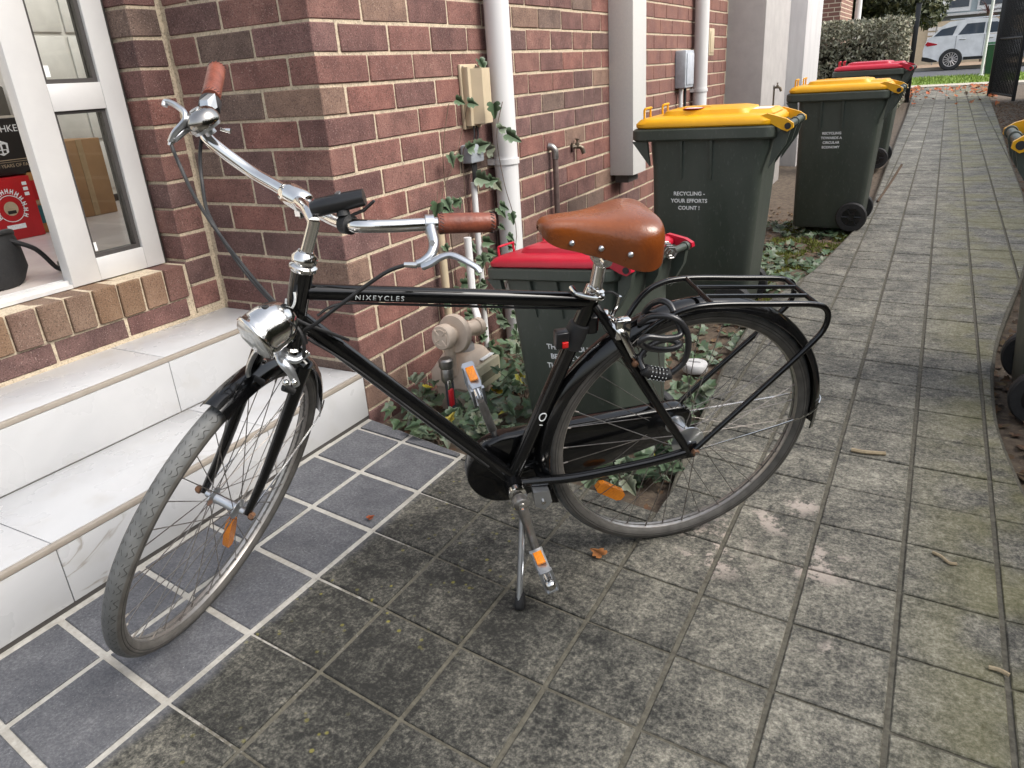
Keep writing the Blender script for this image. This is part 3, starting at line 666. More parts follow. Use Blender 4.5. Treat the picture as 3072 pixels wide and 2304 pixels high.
# taps
def tap(loc, ax, label, standpipe=None):
    t = thing('garden_tap', loc, label, 'tap'); loc = V3(loc); ax = V3(ax).normalized(); up = V3((0,0,1)); side = ax.cross(up)
    br = mat('weathered_brass', (.20,.16,.115), (.12,.10,.08), rough=.45, metal=.7, scale=60)
    MB().lathe([(.020,0),(.024,.003),(.012,.008)], loc, ax, 16).build('flange', M_steel, t)
    MB().tube(smoothpts([loc, loc+ax*.035, loc+ax*.055-up*.006, loc+ax*.066-up*.035]), [.010]*12+[.012]*7, 12).build('spout', br, t)
    MB().lathe([(.011,0),(.011,.018),(.005,.02),(.005,.035)], loc+ax*.032, up, 12).build('spindle', br, t)
    MB().tube([loc+ax*.032+up*.036-side*.02, loc+ax*.032+up*.036+side*.02], .0045, 8).build('handle', br, t)
    if standpipe: MB().tube([loc-ax*.0+up*-.0, V3((loc.x, loc.y, standpipe))], .013, 10).build('standpipe', br, t)
    return t
tap((-.001,1.80,.727), (.75,.66,0), 'weathered brass tap on the bricks left of the grey cladding')
tap((.30,5.53,.84), (1,.0,0), 'garden tap on a thin standpipe in front of the grey rendered pier', standpipe=-.05)
bp_ = thing('stub_pipe', (.03,1.54,-.06), 'brown stub pipe rising up the wall with capped elbow', 'pipe')
MB().tube([(.03,1.54,-.06),(.03,1.54,.715)], .0135, 12).build('riser', mat('brown_pipe',(.095,.062,.055),(.14,.10,.09),rough=.55,scale=40), bp_)
MB().tube(smoothpts([(.03,1.54,.70),(.03,1.54,.735),(.018,1.535,.755),(.0,1.53,.76)]), .016, 12).build('elbow', M_steel, bp_)
# grey meter box and cream box farther along
eb = thing('meter_box', (.05,3.6,.92), 'grey electrical box on the far bricks beside a white downpipe', 'meter box')
MB().box((0,3.55,.93),(.075,3.75,1.17), bev=.008).build('case', mat('grey_box',(.42,.45,.49),rough=.45), eb)
MB().box((.076,3.57,.95),(.082,3.73,1.15), bev=.003).build('lid', mat('grey_lid',(.50,.53,.58),rough=.4), eb)
MB().tube([(.03,3.60,.93),(.03,3.60,.0)], .014, 10).build('conduit', M_white, eb); MB().tube([(.03,3.70,.93),(.03,3.72,.0)], .010, 10).build('conduit', M_rubber, eb)
cb = thing('vent_box', (.02,4.35,1.0), 'small cream box on the far bricks right of the farther downpipe', 'vent')
MB().box((0,4.28,1.13),(.04,4.42,1.32), bev=.006).build('case', M_cream, cb); MB().box((.041,4.30,1.15),(.045,4.40,1.30), bev=.002).build('cover', M_cream, cb)
# rendered piers
def pier(lo, hi, label, m1):
    t = thing('rendered_pier', ((lo[0]+hi[0])/2, (lo[1]+hi[1])/2, lo[2]), label, 'pier')
    MB().box(lo, hi, bev=.006).build('shaft', m1, t); MB().box((lo[0]-.01, lo[1]-.01, hi[2]), (hi[0]+.01, hi[1]+.01, hi[2]+.06)).build('cap', m1, t, 0)
pier((-.3,5.0,-.1), (.30,6.1,2.9), 'wide grey rendered pier at the end of the brick wall', M_render)
pier((-.4,7.1,-.1), (.30,8.2,2.9), 'pale rendered pier beyond the grey pier, before the hedge', M_render2)
MB().box((-.2,6.1,-.1),(.02,7.1,2.9)).build('recessed_render', M_render2, house, 0)

# ================================================================== WHEELIE BINS
def wheelie_bin(loc, yaw, s, lidm, label, text=None, sz=None, tilt=0., tx=0., tz=.56, tsize=.055, group='wheelie bins', sticker=False):
    t = thing('wheelie_bin', loc, label, 'bin', group)
    Mx = Matrix.Translation(loc) @ Matrix.Rotation(yaw, 4, 'Z') @ Matrix.Rotation(tilt, 4, 'Y') @ Matrix.Diagonal((s, s, sz or s, 1))
    def P(mb, name, m, par=None, sm=40): return mb.xf(Mx).build(name, m, par or t, sm)
    b = MB(); b.loft([rrect(-.205,.205,-.18,.18,.012,.03), rrect(-.215,.215,-.19,.19,.03,.035), rrect(-.222,.26,-.215,.215,.70,.04), rrect(-.230,.285,-.222,.222,.78,.045), rrect(-.232,.292,-.226,.226,.836,.045)])
    body = P(b, 'body', M_green)
    r_ = MB(); r_.loft([rrect(-.300,.305,-.243,.243,.826,.05), rrect(-.310,.310,-.250,.250,.834,.05), rrect(-.310,.310,-.250,.250,.872,.05), rrect(-.302,.304,-.243,.243,.878,.05), rrect(-.28,.28,-.22,.22,.878,.04)])
    P(r_, 'rim', M_green)
    # front gussets under the lip
    for y in (-.235, .215): P(MB().prism([(-.305,y,.826),(-.236,y,.826),(-.224,y,.72)], (0,.02,0)), 'gusset', M_green, body, 20)
    # side ribs
    for sy in (-1, 1):
        for x in (-.085, .045):
            P(MB().loft([[V3((x-.006,sy*.2215,.825)),V3((x+.006,sy*.2215,.825)),V3((x+.006,sy*.240,.825)),V3((x-.006,sy*.240,.825))],[V3((x-.004,sy*.2105,.66)),V3((x+.004,sy*.2105,.66)),V3((x+.004,sy*.2205,.66)),V3((x-.004,sy*.2205,.66))]]), 'rib', M_green, body, 20)
    # rear flare and handle
    for y in (-.20, -.01, .18):
        P(MB().prism([(.28,y,.70),(.300,y,.835),(.352,y,.885),(.362,y,.865),(.345,y,.80)], (0,.022,0)), 'handle_web', M_green, body, 20)
    P(MB().tube([(.352,-.215,.874),(.352,.225,.874)], .015, 14), 'handle', M_green)
    for y in (-.197, -.006, .19): P(MB().lathe([(.019,-.008),(.021,-.005),(.021,.005),(.019,.008)], (.352,y,.874), (0,1,0), 14), 'handle_collar', M_green)
    # lid
    l = MB(); l.loft([rrect(-.290,.296,-.238,.238,.880,.05), rrect(-.298,.300,-.244,.244,.886,.055), rrect(-.298,.300,-.244,.244,.899,.055), rrect(-.284,.288,-.232,.232,.915,.06), rrect(-.270,.272,-.220,.220,.920,.06), rrect(-.20,.19,-.16,.16,.926,.05), rrect(-.188,.178,-.15,.15,.944,.05), rrect(-.15,.14,-.12,.12,.951,.04)])
    lid = P(l, 'lid', lidm)
    for y in (-.228, .206):
        P(MB().prism([(.20,y,.905),(.27,y,.925),(.345,y,.902),(.372,y,.884),(.374,y,.866),(.352,y,.852),(.325,y,.862),(.28,y,.888)], (0,.022,0)), 'hinge_arm', lidm, lid, 20)
        P(MB().lathe([(.013,-.001),(.013,.0245)], (.352,y-.001,.874), (0,1,0), 14), 'hinge_pin', M_rubber, lid)
    P(MB().loft([rrect(.12,.285,-.15,.15,.921,.02,2), rrect(.15,.27,-.12,.12,.936,.02,2)]), 'label_recess', lidm, lid, 20)
    for y in (-.19, .10):
        P(MB().tube(smoothpts([(-.262,y,.914),(-.262,y,.955),(-.255,y+.01,.962),(-.255,y+.08,.962),(-.262,y+.09,.955),(-.262,y+.09,.914)], 3), .005, 8), 'lid_grip', lidm, lid)
    P(MB().box((-.15,-.06,.9515),(.0,-.04,.9535)), 'lid_emboss', lidm, lid, 0)
    if sticker:
        P(MB().box((.165,-.085,.9365),(.255,.055,.9375)), 'paper_label', mat('paper_label',(.78,.79,.80),rough=.5), lid, 0)
        P(MB().disc((-.06,-.115,.9512), (0,0,1), .046, .0012), 'round_sticker', mat('sticker_red',(.62,.10,.08),rough=.5), lid, 0)
        P(MB().disc((-.06,-.115,.9524), (0,0,1), .036, .0008), 'sticker_face', mat('sticker_white',(.72,.70,.72),rough=.5), lid, 0)
    # wheels
    for y in (-.225, .185):
        w = P(MB().lathe([(.060,.0),(.090,.0),(.096,.006),(.096,.036),(.090,.042),(.060,.042)], (.160,y,.092), (0,1,0), 28, closed=True), 'wheel', M_rubber)
        hub = MB().lathe([(.0001,.008),(.02,.006),(.024,.016),(.060,.016),(.060,.028),(.0001,.03)], (.160,y,.092), (0,1,0), 24)
        P(hub, 'hub', M_bplast, w)
        for k in range(6):
            a = k*math.pi/3; P(MB().tube([(.160+.02*math.cos(a),y+.010,.092+.02*math.sin(a)),(.160+.06*math.cos(a),y+.010,.092+.06*math.sin(a))], .005, 6), 'spoke', M_bplast, w)
    P(MB().tube([(.160,-.19,.092),(.160,.19,.092)], .011, 10), 'axle', M_steel)
    if text:
        ang = math.atan2(.025, .67)
        def fn(x, y):   # onto the sloping near side
            z = tz+y; yy = -(lerp(.19,.215,(z-.03)/.67))-.0022
            return Mx @ V3((tx+x, yy, z))
        text_on('lettering', text, tsize, (0,0,0), (1,0,0), (0,0,1), M_print, body, bold=.028, fn=fn, line=1.35, align='CENTER')
    return t
wheelie_bin((.735,1.735,-.052), math.radians(2), 1.0, M_yellow, 'yellow lidded green wheelie bin with paper label on its lid, by the cladding', 'RECYCLING -\nYOUR EFFORTS\nCOUNT !', tx=-.048, tz=.590, tsize=.0235, sticker=True)
wheelie_bin((1.055,3.735,-.005), math.radians(-1), .985, M_yellow, 'yellow lidded wheelie bin at the curve of the path, reading circular economy', 'RECYCLING\nTOWARDS A\nCIRCULAR\nECONOMY', tx=-.01, tz=.622, tsize=.0215)
wheelie_bin((.985,6.75,.015), math.radians(-2), 1.03, M_red, 'red lidded wheelie bin farthest away, in front of the hedge', None)
wheelie_bin((.777,.245,-.055), math.radians(-12), .78, M_red, 'small red lidded green bin standing right behind the bicycle', 'THINK ABOUT\nBEFORE YOU\nTHROW IT OUT', sz=.70, tilt=math.radians(-5.5), tx=.052, tz=.515, tsize=.033)
wheelie_bin((2.192,1.02,-.05), math.radians(180), .98, M_yellow, 'yellow lidded bin cut by the right edge, wheels against the path', None)
# far green bin beside the gate
gb = thing('green_bin', (2.75,13.2,.05), 'bright green bin half hidden behind the black gate', 'bin')
Mg = mat('bright_green_plastic', (.012,.07,.03), (.012,.06,.025), rough=.4)
MB().loft([rrect(2.52,2.95,13.0,13.5,.03,.04), rrect(2.45,3.0,12.95,13.55,.95,.05)]).build('body', Mg, gb)
MB().loft([rrect(2.42,3.03,12.92,13.58,.96,.05), rrect(2.46,2.99,12.96,13.54,1.03,.05)]).build('lid', mat('bright_green_lid',(.012,.08,.03),rough=.4), gb)

# ================================================================== THINGS INSIDE THE DOORWAY
M_bbox = mat('black_carton', (.012,.011,.011), rough=.45, scale=20); M_card = mat('brown_carton', (.36,.21,.10), (.31,.18,.085), rough=.8, scale=12)
M_redbox = mat('red_carton', (.46,.008,.014), (.40,.007,.012), rough=.4, scale=12); M_tealc = mat('teal_print', (.02,.13,.15), rough=.5); M_gold = mat('gold_print',(.45,.36,.24),rough=.5)
wb = thing('wine_carton', (-2.0,-.1,.82), 'black wine carton with white lettering and crest, on top of the red carton', 'carton')
MB().box((-2.18,-.42,.822),(-1.90,.235,1.055), bev=.003).build('carton', M_bbox, wb)
MB().box((-2.17,-.40,1.0555),(-1.98,.20,1.065)).build('flap', mat('pale_card',(.60,.54,.44),rough=.8), wb, 0)
text_on('lettering', 'HENSCHKE', .040, (-1.8985,.150,1.000), (0,1,0), (0,0,1), M_print, wb, bold=.0, align='RIGHT')
text_on('lettering', '150 YEARS OF FAMILY WI', .020, (-1.8985,.225,.855), (0,1,0), (0,0,1), M_gold, wb, bold=0, align='RIGHT')
MB().box((-1.8992,-.40,.884),(-1.8985,.23,.887)).build('rule_line', M_gold, wb, 0); MB().box((-1.8992,-.40,.876),(-1.8985,.23,.8775)).build('rule_line', M_gold, wb, 0)
CY, CZ = .06, .935
MB().prism([(-1.8995,CY-.030,CZ+.020),(-1.8995,CY-.012,CZ+.028),(-1.8995,CY,CZ+.034),(-1.8995,CY+.012,CZ+.028),(-1.8995,CY+.030,CZ+.020),(-1.8995,CY+.026,CZ-.018),(-1.8995,CY,CZ-.030),(-1.8995,CY-.026,CZ-.018)], (.0012,0,0)).build('crest', M_print, wb, 0)
for (a_, b_, c_, d_) in ((-.020,-.004,-.004,.016),(.004,.020,-.004,.016),(-.016,-.003,-.020,-.008),(.003,.016,-.020,-.008)): MB().box((-1.8982,CY+a_,CZ+c_),(-1.8978,CY+b_,CZ+d_)).build('crest_quarter', M_bbox, wb, 0)
rbx = thing('beer_carton', (-1.9,-.05,.556), 'red beer carton with round white emblem standing on the pale floor', 'carton')
MB().box((-2.14,-.42,.557),(-1.86,.115,.817), bev=.003).build('carton', M_redbox, rbx)
for k in range(13):       # unreadable ring of small white letters, printed as strokes
    a = math.radians(205-19.5*k); M_ = Matrix.Translation((-1.8588, .074*.82*math.cos(a), .690+.074*math.sin(a))) @ Matrix.Rotation(a-math.pi/2, 4, 'X')
    MB().box((0,-.007,-.010),(.0006,-.003,.010), M=M_).box((0,.003,-.010),(.0006,.007,.010), M=M_).box((0,-.003,-.002),(.0005,.003,.003), M=M_).build('print_mark', M_print, rbx, 0)
MB().lathe([(.054,0),(.057,0),(.057,.0006),(.054,.0006)], (-1.8588,.0,.690), (1,0,0), 28, closed=True).build('emblem_ring', M_print, rbx, 0)
MB().disc((-1.8592,.0,.690), (1,0,0), .030, .0008).build('emblem_disc', M_gold, rbx, 0)
MB().box((-1.8584,-.018,.668),(-1.858,.018,.682)).build('emblem_bar', M_bbox, rbx, 0); MB().box((-1.8584,-.04,.602),(-1.858,.04,.622)).build('emblem_scroll', M_print, rbx, 0)
for k in range(3): MB().box((-1.8588,.075,.735+.022*k),(-1.8582,.095,.749+.022*k)).build('print_mark', M_print, rbx, 0)
cbx = thing('timber_crate', (-1.95,.24,.556), 'orange brown crate with teal and red label beside the red carton', 'crate')
MB().box((-2.2,.13,.557),(-1.90,.30,.835), bev=.003).build('side', mat('orange_timber',(.40,.19,.055),(.33,.15,.045),rough=.6,scale=6,stretch=(1,1,9)), cbx)
MB().box((-1.8995,.135,.60),(-1.8985,.205,.68)).build('teal_label', M_tealc, cbx, 0); MB().box((-1.8995,.135,.685),(-1.8985,.205,.70)).build('gold_label', M_gold, cbx, 0); MB().box((-1.8995,.135,.705),(-1.8985,.205,.79)).build('red_label', M_redbox, cbx, 0)
cd = thing('cardboard_box', (-2.2,.62,.556), 'tall brown cardboard box seen through the lower door pane', 'box')
MB().box((-2.42,.42,.557),(-2.12,.66,.93), bev=.004).build('carton', M_card, cd); MB().box((-2.121,.53,.56),(-2.117,.56,.93)).build('tape', mat('tape',(.42,.30,.17),rough=.3), cd, 0)
dk = MB(); dk.box((-2.75,.05,.557),(-2.45,.45,1.20), bev=.01); tag(dk.build('storage_trunk', mat('dark_olive',(.045,.04,.03),rough=.7)), 'dark olive trunk standing behind the cartons', 'trunk')
# black bag with strap
bag = thing('black_bag', (-1.02,-.58,.556), 'black open topped bag with webbing strap lying in the doorway', 'bag')
bm_ = mat('black_fabric', (.006,.006,.0065), (.010,.010,.011), rough=.75, scale=90, bump=.3)
def ring(z, rx, ry, cx=-1.03, cy=-.60, n=24, tl=0): return [V3((cx+rx*math.cos(2*math.pi*k/n), cy+ry*math.sin(2*math.pi*k/n), z+tl*math.cos(2*math.pi*k/n)+.006*math.sin(5*k))) for k in range(n)]
MB().loft([ring(.560,.13,.13), ring(.60,.145,.15), ring(.67,.14,.145,tl=.01), ring(.705,.13,.135,tl=.02), ring(.71,.12,.125,tl=.02), ring(.64,.11,.12)]).build('shell', bm_, bag, 60)
MB().tube(smoothpts(ring(.708,.128,.133,tl=.02)[::3], 4, closed=True), .009, 8, closed=True).build('rim_binding', M_rubber, bag)
MB().loft([ring(.648,.105,.115), ring(.655,.09,.10)]).build('lining', mat('grey_lining',(.33,.31,.32),rough=.8), bag, 60)
MB().tube(smoothpts([(-.93,-.52,.70),(-.905,-.46,.66),(-.93,-.40,.585),(-.97,-.36,.568),(-1.0,-.33,.572),(-1.03,-.30,.575)]), .011, 8, flat=(.9,.7)).build('strap', bm_, bag)
MB().box((-1.055,-.325,.560),(-1.015,-.275,.580), bev=.004).build('buckle', M_bplast, bag)

# ================================================================== BICYCLE
# frame axes: u forward, n to the rider's left, w up in the leaning frame plane, origin at the rear tyre contact
HB, LEAN = 3.8735, .1962
O_ = V3((1.1706, -.2833, 0)); U_ = V3((math.cos(HB), math.sin(HB), 0)); L_ = V3((-math.sin(HB), math.cos(HB), 0))
W_ax = math.cos(LEAN)*V3((0,0,1))+math.sin(LEAN)*L_; N_ax = math.cos(LEAN)*L_-math.sin(LEAN)*V3((0,0,1))
def Bk(u, v, w): return O_+U_*u+N_ax*v+W_ax*w
def Bp(pts): return [Bk(*p) for p in pts]
bike = thing('bicycle', O_, 'black step through-less city bicycle with tan saddle, rear rack and chrome headlight, on its kickstand', 'bicycle')
bike['label'] = 'black city bicycle with tan leather saddle, rear rack and chrome headlight on its kickstand'
RRW = .318
def bpart(mb, name, m, par=None, sm=45): return mb.build(name, m, par or bike, sm)
# --- frame
f = MB()
f.tube(Bp([(.797,0,.676),(.7525,0,.815)]), .0192, 18)
f.tube(Bp([(.750,0,.773),(.232,0,.684)]), .0148, 16)
f.tube(Bp([(.776,0,.726),(.400,0,.275)]), .0170, 16)
f.tube(Bp([(.2225,0,.706),(.398,0,.262)]), .0160, 16)
f.tube(Bp([(.396,-.038,.266),(.396,.038,.266)]), .021, 18)
for s in (1, -1):
    f.tube(smoothpts(Bp([(.385,.020*s,.270),(.33,.030*s,.273),(.25,.046*s,.280),(.10,.060*s,.298),(.02,.066*s,.313)]), 4), .0108, 10)
    f.tube(smoothpts(Bp([(.225,.012*s,.676),(.20,.028*s,.635),(.10,.050*s,.46),(.02,.063*s,.328)]), 4), .0092, 10)
    f.box((-.012,-.003,-.02),(.02,.003,.02), M=Matrix.Translation(Bk(.008,.066*s,.318)) @ Matrix((U_, N_ax, W_ax)).transposed().to_4x4())
f.tube(Bp([(.200,-.03,.628),(.200,.03,.628)]), .006, 8)
f.tube(Bp([(.335,-.03,.273),(.335,.03,.273)]), .008, 8)
frame = bpart(f, 'frame', M_black)
# name on the top tube, ring badge on the head tube, roundel on the seat tube
tdir = (Bk(.232,0,.684)-Bk(.750,0,.773)).normalized(); tup = tdir.cross(N_ax).normalized()*-1
if tup.z < 0: tup = -tup
tside = tdir.cross(tup).normalized()
if tside.dot(N_ax) < 0: tside = -tside
def on_tube(o, rad):
    def fn(x, y):
        a = y/rad; return o+tdir*x+(tside*math.cos(a)+tup*math.sin(a))*(rad+.0006)
    return fn
vs, fs = text_mesh('NIXEYCLES', .0135, .006, 'LEFT', 1.35)
# letters are cut fine enough to follow the tube
mb = MB().add([on_tube(Bk(.750,0,.773)+tdir*.078, .0148)(q.x, q.y-.006) for q in vs], fs)
bpart(mb, 'lettering', M_print, frame, 0)
hd = (Bk(.7525,0,.815)-Bk(.797,0,.676)).normalized(); hfw = U_-hd*U_.dot(hd); hfw.normalize()
def head_pt(h, a): return Bk(.797,0,.676)+hd*h+(hfw*math.cos(a)+N_ax*math.sin(a))*.0198
bpart(MB().tube([head_pt(.094+.022*math.sin(t), .45+.55*math.cos(t)+.25) for t in [math.radians(x) for x in range(-165, 60, 15)]], .0022, 6), 'head_badge', M_print, frame)
sd_ = (Bk(.2225,0,.706)-Bk(.398,0,.262)).normalized(); sp_ = sd_.cross(N_ax).normalized()
c_ = Bk(.3302,0,.434)
ringp = [c_+sd_*(.0095*math.cos(t))+sp_*(math.sin(.45*math.sin(t))*.0165)+N_ax*(math.cos(.45*math.sin(t))*.0165) for t in [2*math.pi*k/16 for k in range(16)]]
bpart(MB().tube(ringp, .0013, 5, closed=True), 'roundel', M_print, frame)
bpart(MB().tube([c_-sd_*.02+N_ax*.0165, c_-sd_*.0205+sp_*.008+N_ax*.0148], .0008, 5), 'stripe', M_print, frame)
# --- headset, quill, clamp
hs = MB()
q0 = Bk(.7525,0,.815); hs.lathe([(.020,-.002),(.024,.002),(.024,.008),(.019,.012),(.022,.015),(.022,.024),(.016,.030),(.0135,.034)], q0, hd, 24)
bpart(hs, 'headset', M_chrome)
bpart(MB().lathe([(.020,.0),(.024,-.004),(.022,-.012),(.018,-.016)], Bk(.797,0,.676), hd, 24), 'lower_headset', M_chrome)
CL = V3((.668, -.842, .909))
stem = MB(); q1 = Bk(.7200,0,.900)
stem.tube([q0+hd*.02, q1-hd*.012, q1], [.0105,.0105,.0105], 16)
bdir = (V3((.730,-.843,.881))-V3((.564,-.836,.955))).normalized()
stem.tube(smoothpts([q1-hd*.004, lerp(q1, CL, .35)+V3((0,0,.004)), lerp(q1, CL, .8), CL], 4), [.0105]*6+[.0115]*7, 14)
stem.lathe([(.0135,-.030),(.0185,-.026),(.0205,-.012),(.0205,.010),(.0185,.024),(.0135,.028)], CL, bdir, 24)
stem.box((-.006,-.004,-.032),(.006,.012,-.014), M=Matrix.Translation(CL))
bpart(stem, 'stem', M_chrome)
bpart(MB().lathe([(.004,0),(.004,.03)], CL+V3((-.004,.004,-.034)), (.3,.9,.1), 8), 'clamp_bolt', M_steel)
# --- handlebar
R4 = [(.375,-.699,1.132),(.428,-.773,1.081),(.468,-.827,1.045),(.490,-.856,1.021),(.515,-.858,.998),(.564,-.840,.955),(.620,-.839,.929)]
L4 = [(.700,-.843,.893),(.745,-.846,.876),(.790,-.862,.871),(.828,-.870,.870),(.870,-.840,.866),(.918,-.795,.862),(.997,-.726,.854)]
bar = smoothpts(R4+[tuple(CL)]+L4, 6)
bpart(MB().tube(bar, .0112, 16), 'handlebar', M_chrome)
def grip(a, b, name='grip'):
    a, b = V3(a), V3(b); d = b-a; ln = d.length; d.normalize()
    g_ = bpart(MB().lathe([(.0115,0),(.0162,.001),(.0172,.005),(.0168,.03),(.0170,ln*.5),(.0168,ln-.012),(.0165,ln-.004),(.0135,ln),(.0001,ln+.0012)], a, d, 24), name, M_grip)
    e1 = d.orthogonal().normalized(); e2 = d.cross(e1)
    for h_ in (.006, ln-.006):
        for k in range(18):
            t0 = 2*math.pi*k/18; t1 = t0+.22
            MB().tube([a+d*(h_-.003)+(e1*math.cos(t0)+e2*math.sin(t0))*.0173, a+d*(h_+.003)+(e1*math.cos(t1)+e2*math.sin(t1))*.0173], .0006, 4).build('stitch', M_rubber, g_)
grip((.431,-.777,1.079), (.375,-.699,1.132)); grip((.924,-.790,.8615), (.997,-.726,.854))
# gear shifter on the right grip
sh = V3((.445,-.796,1.064)); shd = (V3((.428,-.773,1.081))-V3((.468,-.827,1.045))).normalized()
bpart(MB().lathe([(.0125,-.014),(.0195,-.013),(.020,.014),(.0165,.018)], sh, shd, 20), 'gear_shifter', M_rubber)
bpart(MB().loft([[sh+V3((.012,-.022,.004))+V3(p) for p in ((0,-.012,-.014),(.020,-.010,-.014),(.020,.012,-.006),(0,.012,-.004))], [sh+V3((.010,-.018,.022))+V3(p) for p in ((0,-.010,-.010),(.018,-.008,-.010),(.018,.012,0),(0,.012,0))]]), 'shifter_window', M_satin)
# bell
bc = V3((.513,-.874,1.040)); bax = V3((-.18,-.42,.89)).normalized()
bl = bpart(MB().lathe([(.0295,-.006),(.0312,-.001),(.0308,.006),(.0280,.014),(.0215,.020),(.0125,.0235),(.0001,.0245)], bc, bax, 32), 'bell', mat('pewter_chrome',(.42,.40,.37),(.36,.34,.32),rough=.14,metal=1.,scale=30))
bpart(MB().lathe([(.0255,-.012),(.0265,-.0062),(.010,-.0062),(.010,-.022)], bc, bax, 24), 'bell_base', M_satin, bl)
bpart(MB().lathe([(.0065,.0232),(.0095,.0240),(.0095,.0256),(.0065,.0262),(.0001,.0258)], bc, bax, 18), 'bell_cap', M_satin, bl)
bpart(MB().tube([bc-bax*.010+V3((.018,.012,-.004)), bc-bax*.012+V3((.032,.020,-.006))], [.003,.005], 8), 'bell_thumb', M_chrome, bl)
# brake levers
def lever(body, blade, ferr, clamp_c, clamp_d, nm='brake_lever'):
    m = MB(); m.tube(smoothpts(body, 4), [lerp(.010,.0065,i/(4*(len(body)-1))) for i in range(4*(len(body)-1)+1)], 10)
    m.lathe([(.0125,-.008),(.0160,-.007),(.0160,.007),(.0125,.008)], clamp_c, clamp_d, 18)
    o = bpart(m, nm, M_satin)
    n_ = 4*(len(blade)-1)+1
    bpart(MB().tube(smoothpts(blade, 4), [lerp(.0085,.0062,i/n_) for i in range(n_)], 10, flat=(1.0,.72)), 'lever_blade', M_satin, o)
    bpart(MB().tube(ferr, [.0058,.0045], 10), 'cable_adjuster', M_chrome, o)
    pv = V3(body[2]); bpart(MB().lathe([(.0045,0),(.0045,.003)], pv+V3((.004,-.009,.002)), V3((.3,-.9,.3)), 10), 'pivot_bolt', M_steel, o)
LEVR = [(.479,-.921,1.014),(.488,-.917,1.027),(.496,-.907,1.038),(.501,-.899,1.048),(.494,-.894,1.059),(.482,-.894,1.068),(.471,-.897,1.075),(.462,-.901,1.077),(.461,-.905,1.071)]
LEVRB = [(.470,-.832,1.045),(.482,-.862,1.042),(.488,-.886,1.036),(.488,-.906,1.026),(.484,-.919,1.017)]
lever(LEVRB, LEVR, [(.482,-.919,1.021),(.480,-.926,1.008)], (.468,-.827,1.045), shd)
LEVL = [(.934,-.859,.806),(.946,-.853,.810),(.958,-.842,.818),(.971,-.833,.821),(.986,-.830,.817),(1.003,-.828,.809),(1.017,-.826,.801),(1.023,-.826,.794)]
LEVLB = [(.914,-.797,.866),(.925,-.811,.853),(.937,-.824,.837),(.940,-.838,.823),(.932,-.852,.813),(.924,-.860,.810)]
lever(LEVLB, LEVL, [(.926,-.862,.809),(.908,-.872,.811)], (.914,-.799,.862), V3((.997,-.726,.854))-V3((.918,-.795,.862)))
# cables
for pts in ([(.480,-.924,1.012),(.499,-.932,.981),(.536,-.944,.925),(.582,-.951,.869),(.636,-.955,.809),(.685,-.952,.755),(.716,-.938,.721),(.728,-.918,.703),(.737,-.885,.681),(.742,-.848,.656)],
            [(.485,-.860,1.018),(.492,-.880,.983),(.506,-.899,.937),(.526,-.916,.892),(.570,-.928,.839),(.625,-.940,.788),(.684,-.945,.740),(.716,-.941,.709),(.724,-.939,.684),(.714,-.935,.652)],
            [(.909,-.872,.810),(.884,-.883,.802),(.854,-.897,.784),(.824,-.912,.763),(.790,-.924,.740),(.752,-.933,.714),(.724,-.932,.699),(.712,-.922,.672)]):
    bpart(MB().tube(smoothpts(pts, 5), .0033, 8), 'brake_cable', M_rubber)
bpart(MB().tube(smoothpts(Bp([(.742,0.020,.735),(.70,.012,.748),(.60,.004,.729),(.40,.003,.694),(.25,.002,.669)]), 5), .0025, 8), 'brake_cable', M_rubber)
bpart(MB().tube(smoothpts(Bp([(.765,.018,.690),(.70,.019,.627),(.60,.018,.507),(.45,.017,.327)]), 5), .0025, 8), 'gear_cable', M_rubber)
# handlebar light
hl = MB(); hl.tube([(.748,-.890,.899),(.756,-.886,.901),(.800,-.862,.909),(.825,-.848,.913)], [.012,.0150,.0150,.0138], 18)
lo_ = bpart(hl, 'handlebar_light', M_bplast)
bpart(MB().disc((.7478,-.8902,.8989), (-.86,-.46,-.2), .0112, .001), 'light_lens', mat('lamp_front',(.2,.2,.2),rough=.1), lo_)
bpart(MB().lathe([(.005,0),(.005,.003)], (.788,-.868,.921), (-.1,-.3,.95), 10), 'light_button', M_satin, lo_)
bpart(MB().tube([(.791,-.866,.897),(.793,-.868,.885)], [.010,.012], 10).lathe([(.0118,-.010),(.0165,-.009),(.0165,.009),(.0118,.010)], (.796,-.865,.871), (.038,-.008,-.001), 18), 'light_mount', M_rubber, lo_)
bpart(MB().tube([(.800,-.862,.884),(.822,-.850,.892),(.838,-.840,.906)], [.005,.006,.005], 8, flat=(1.3,.5)), 'light_strap', M_rubber, lo_)
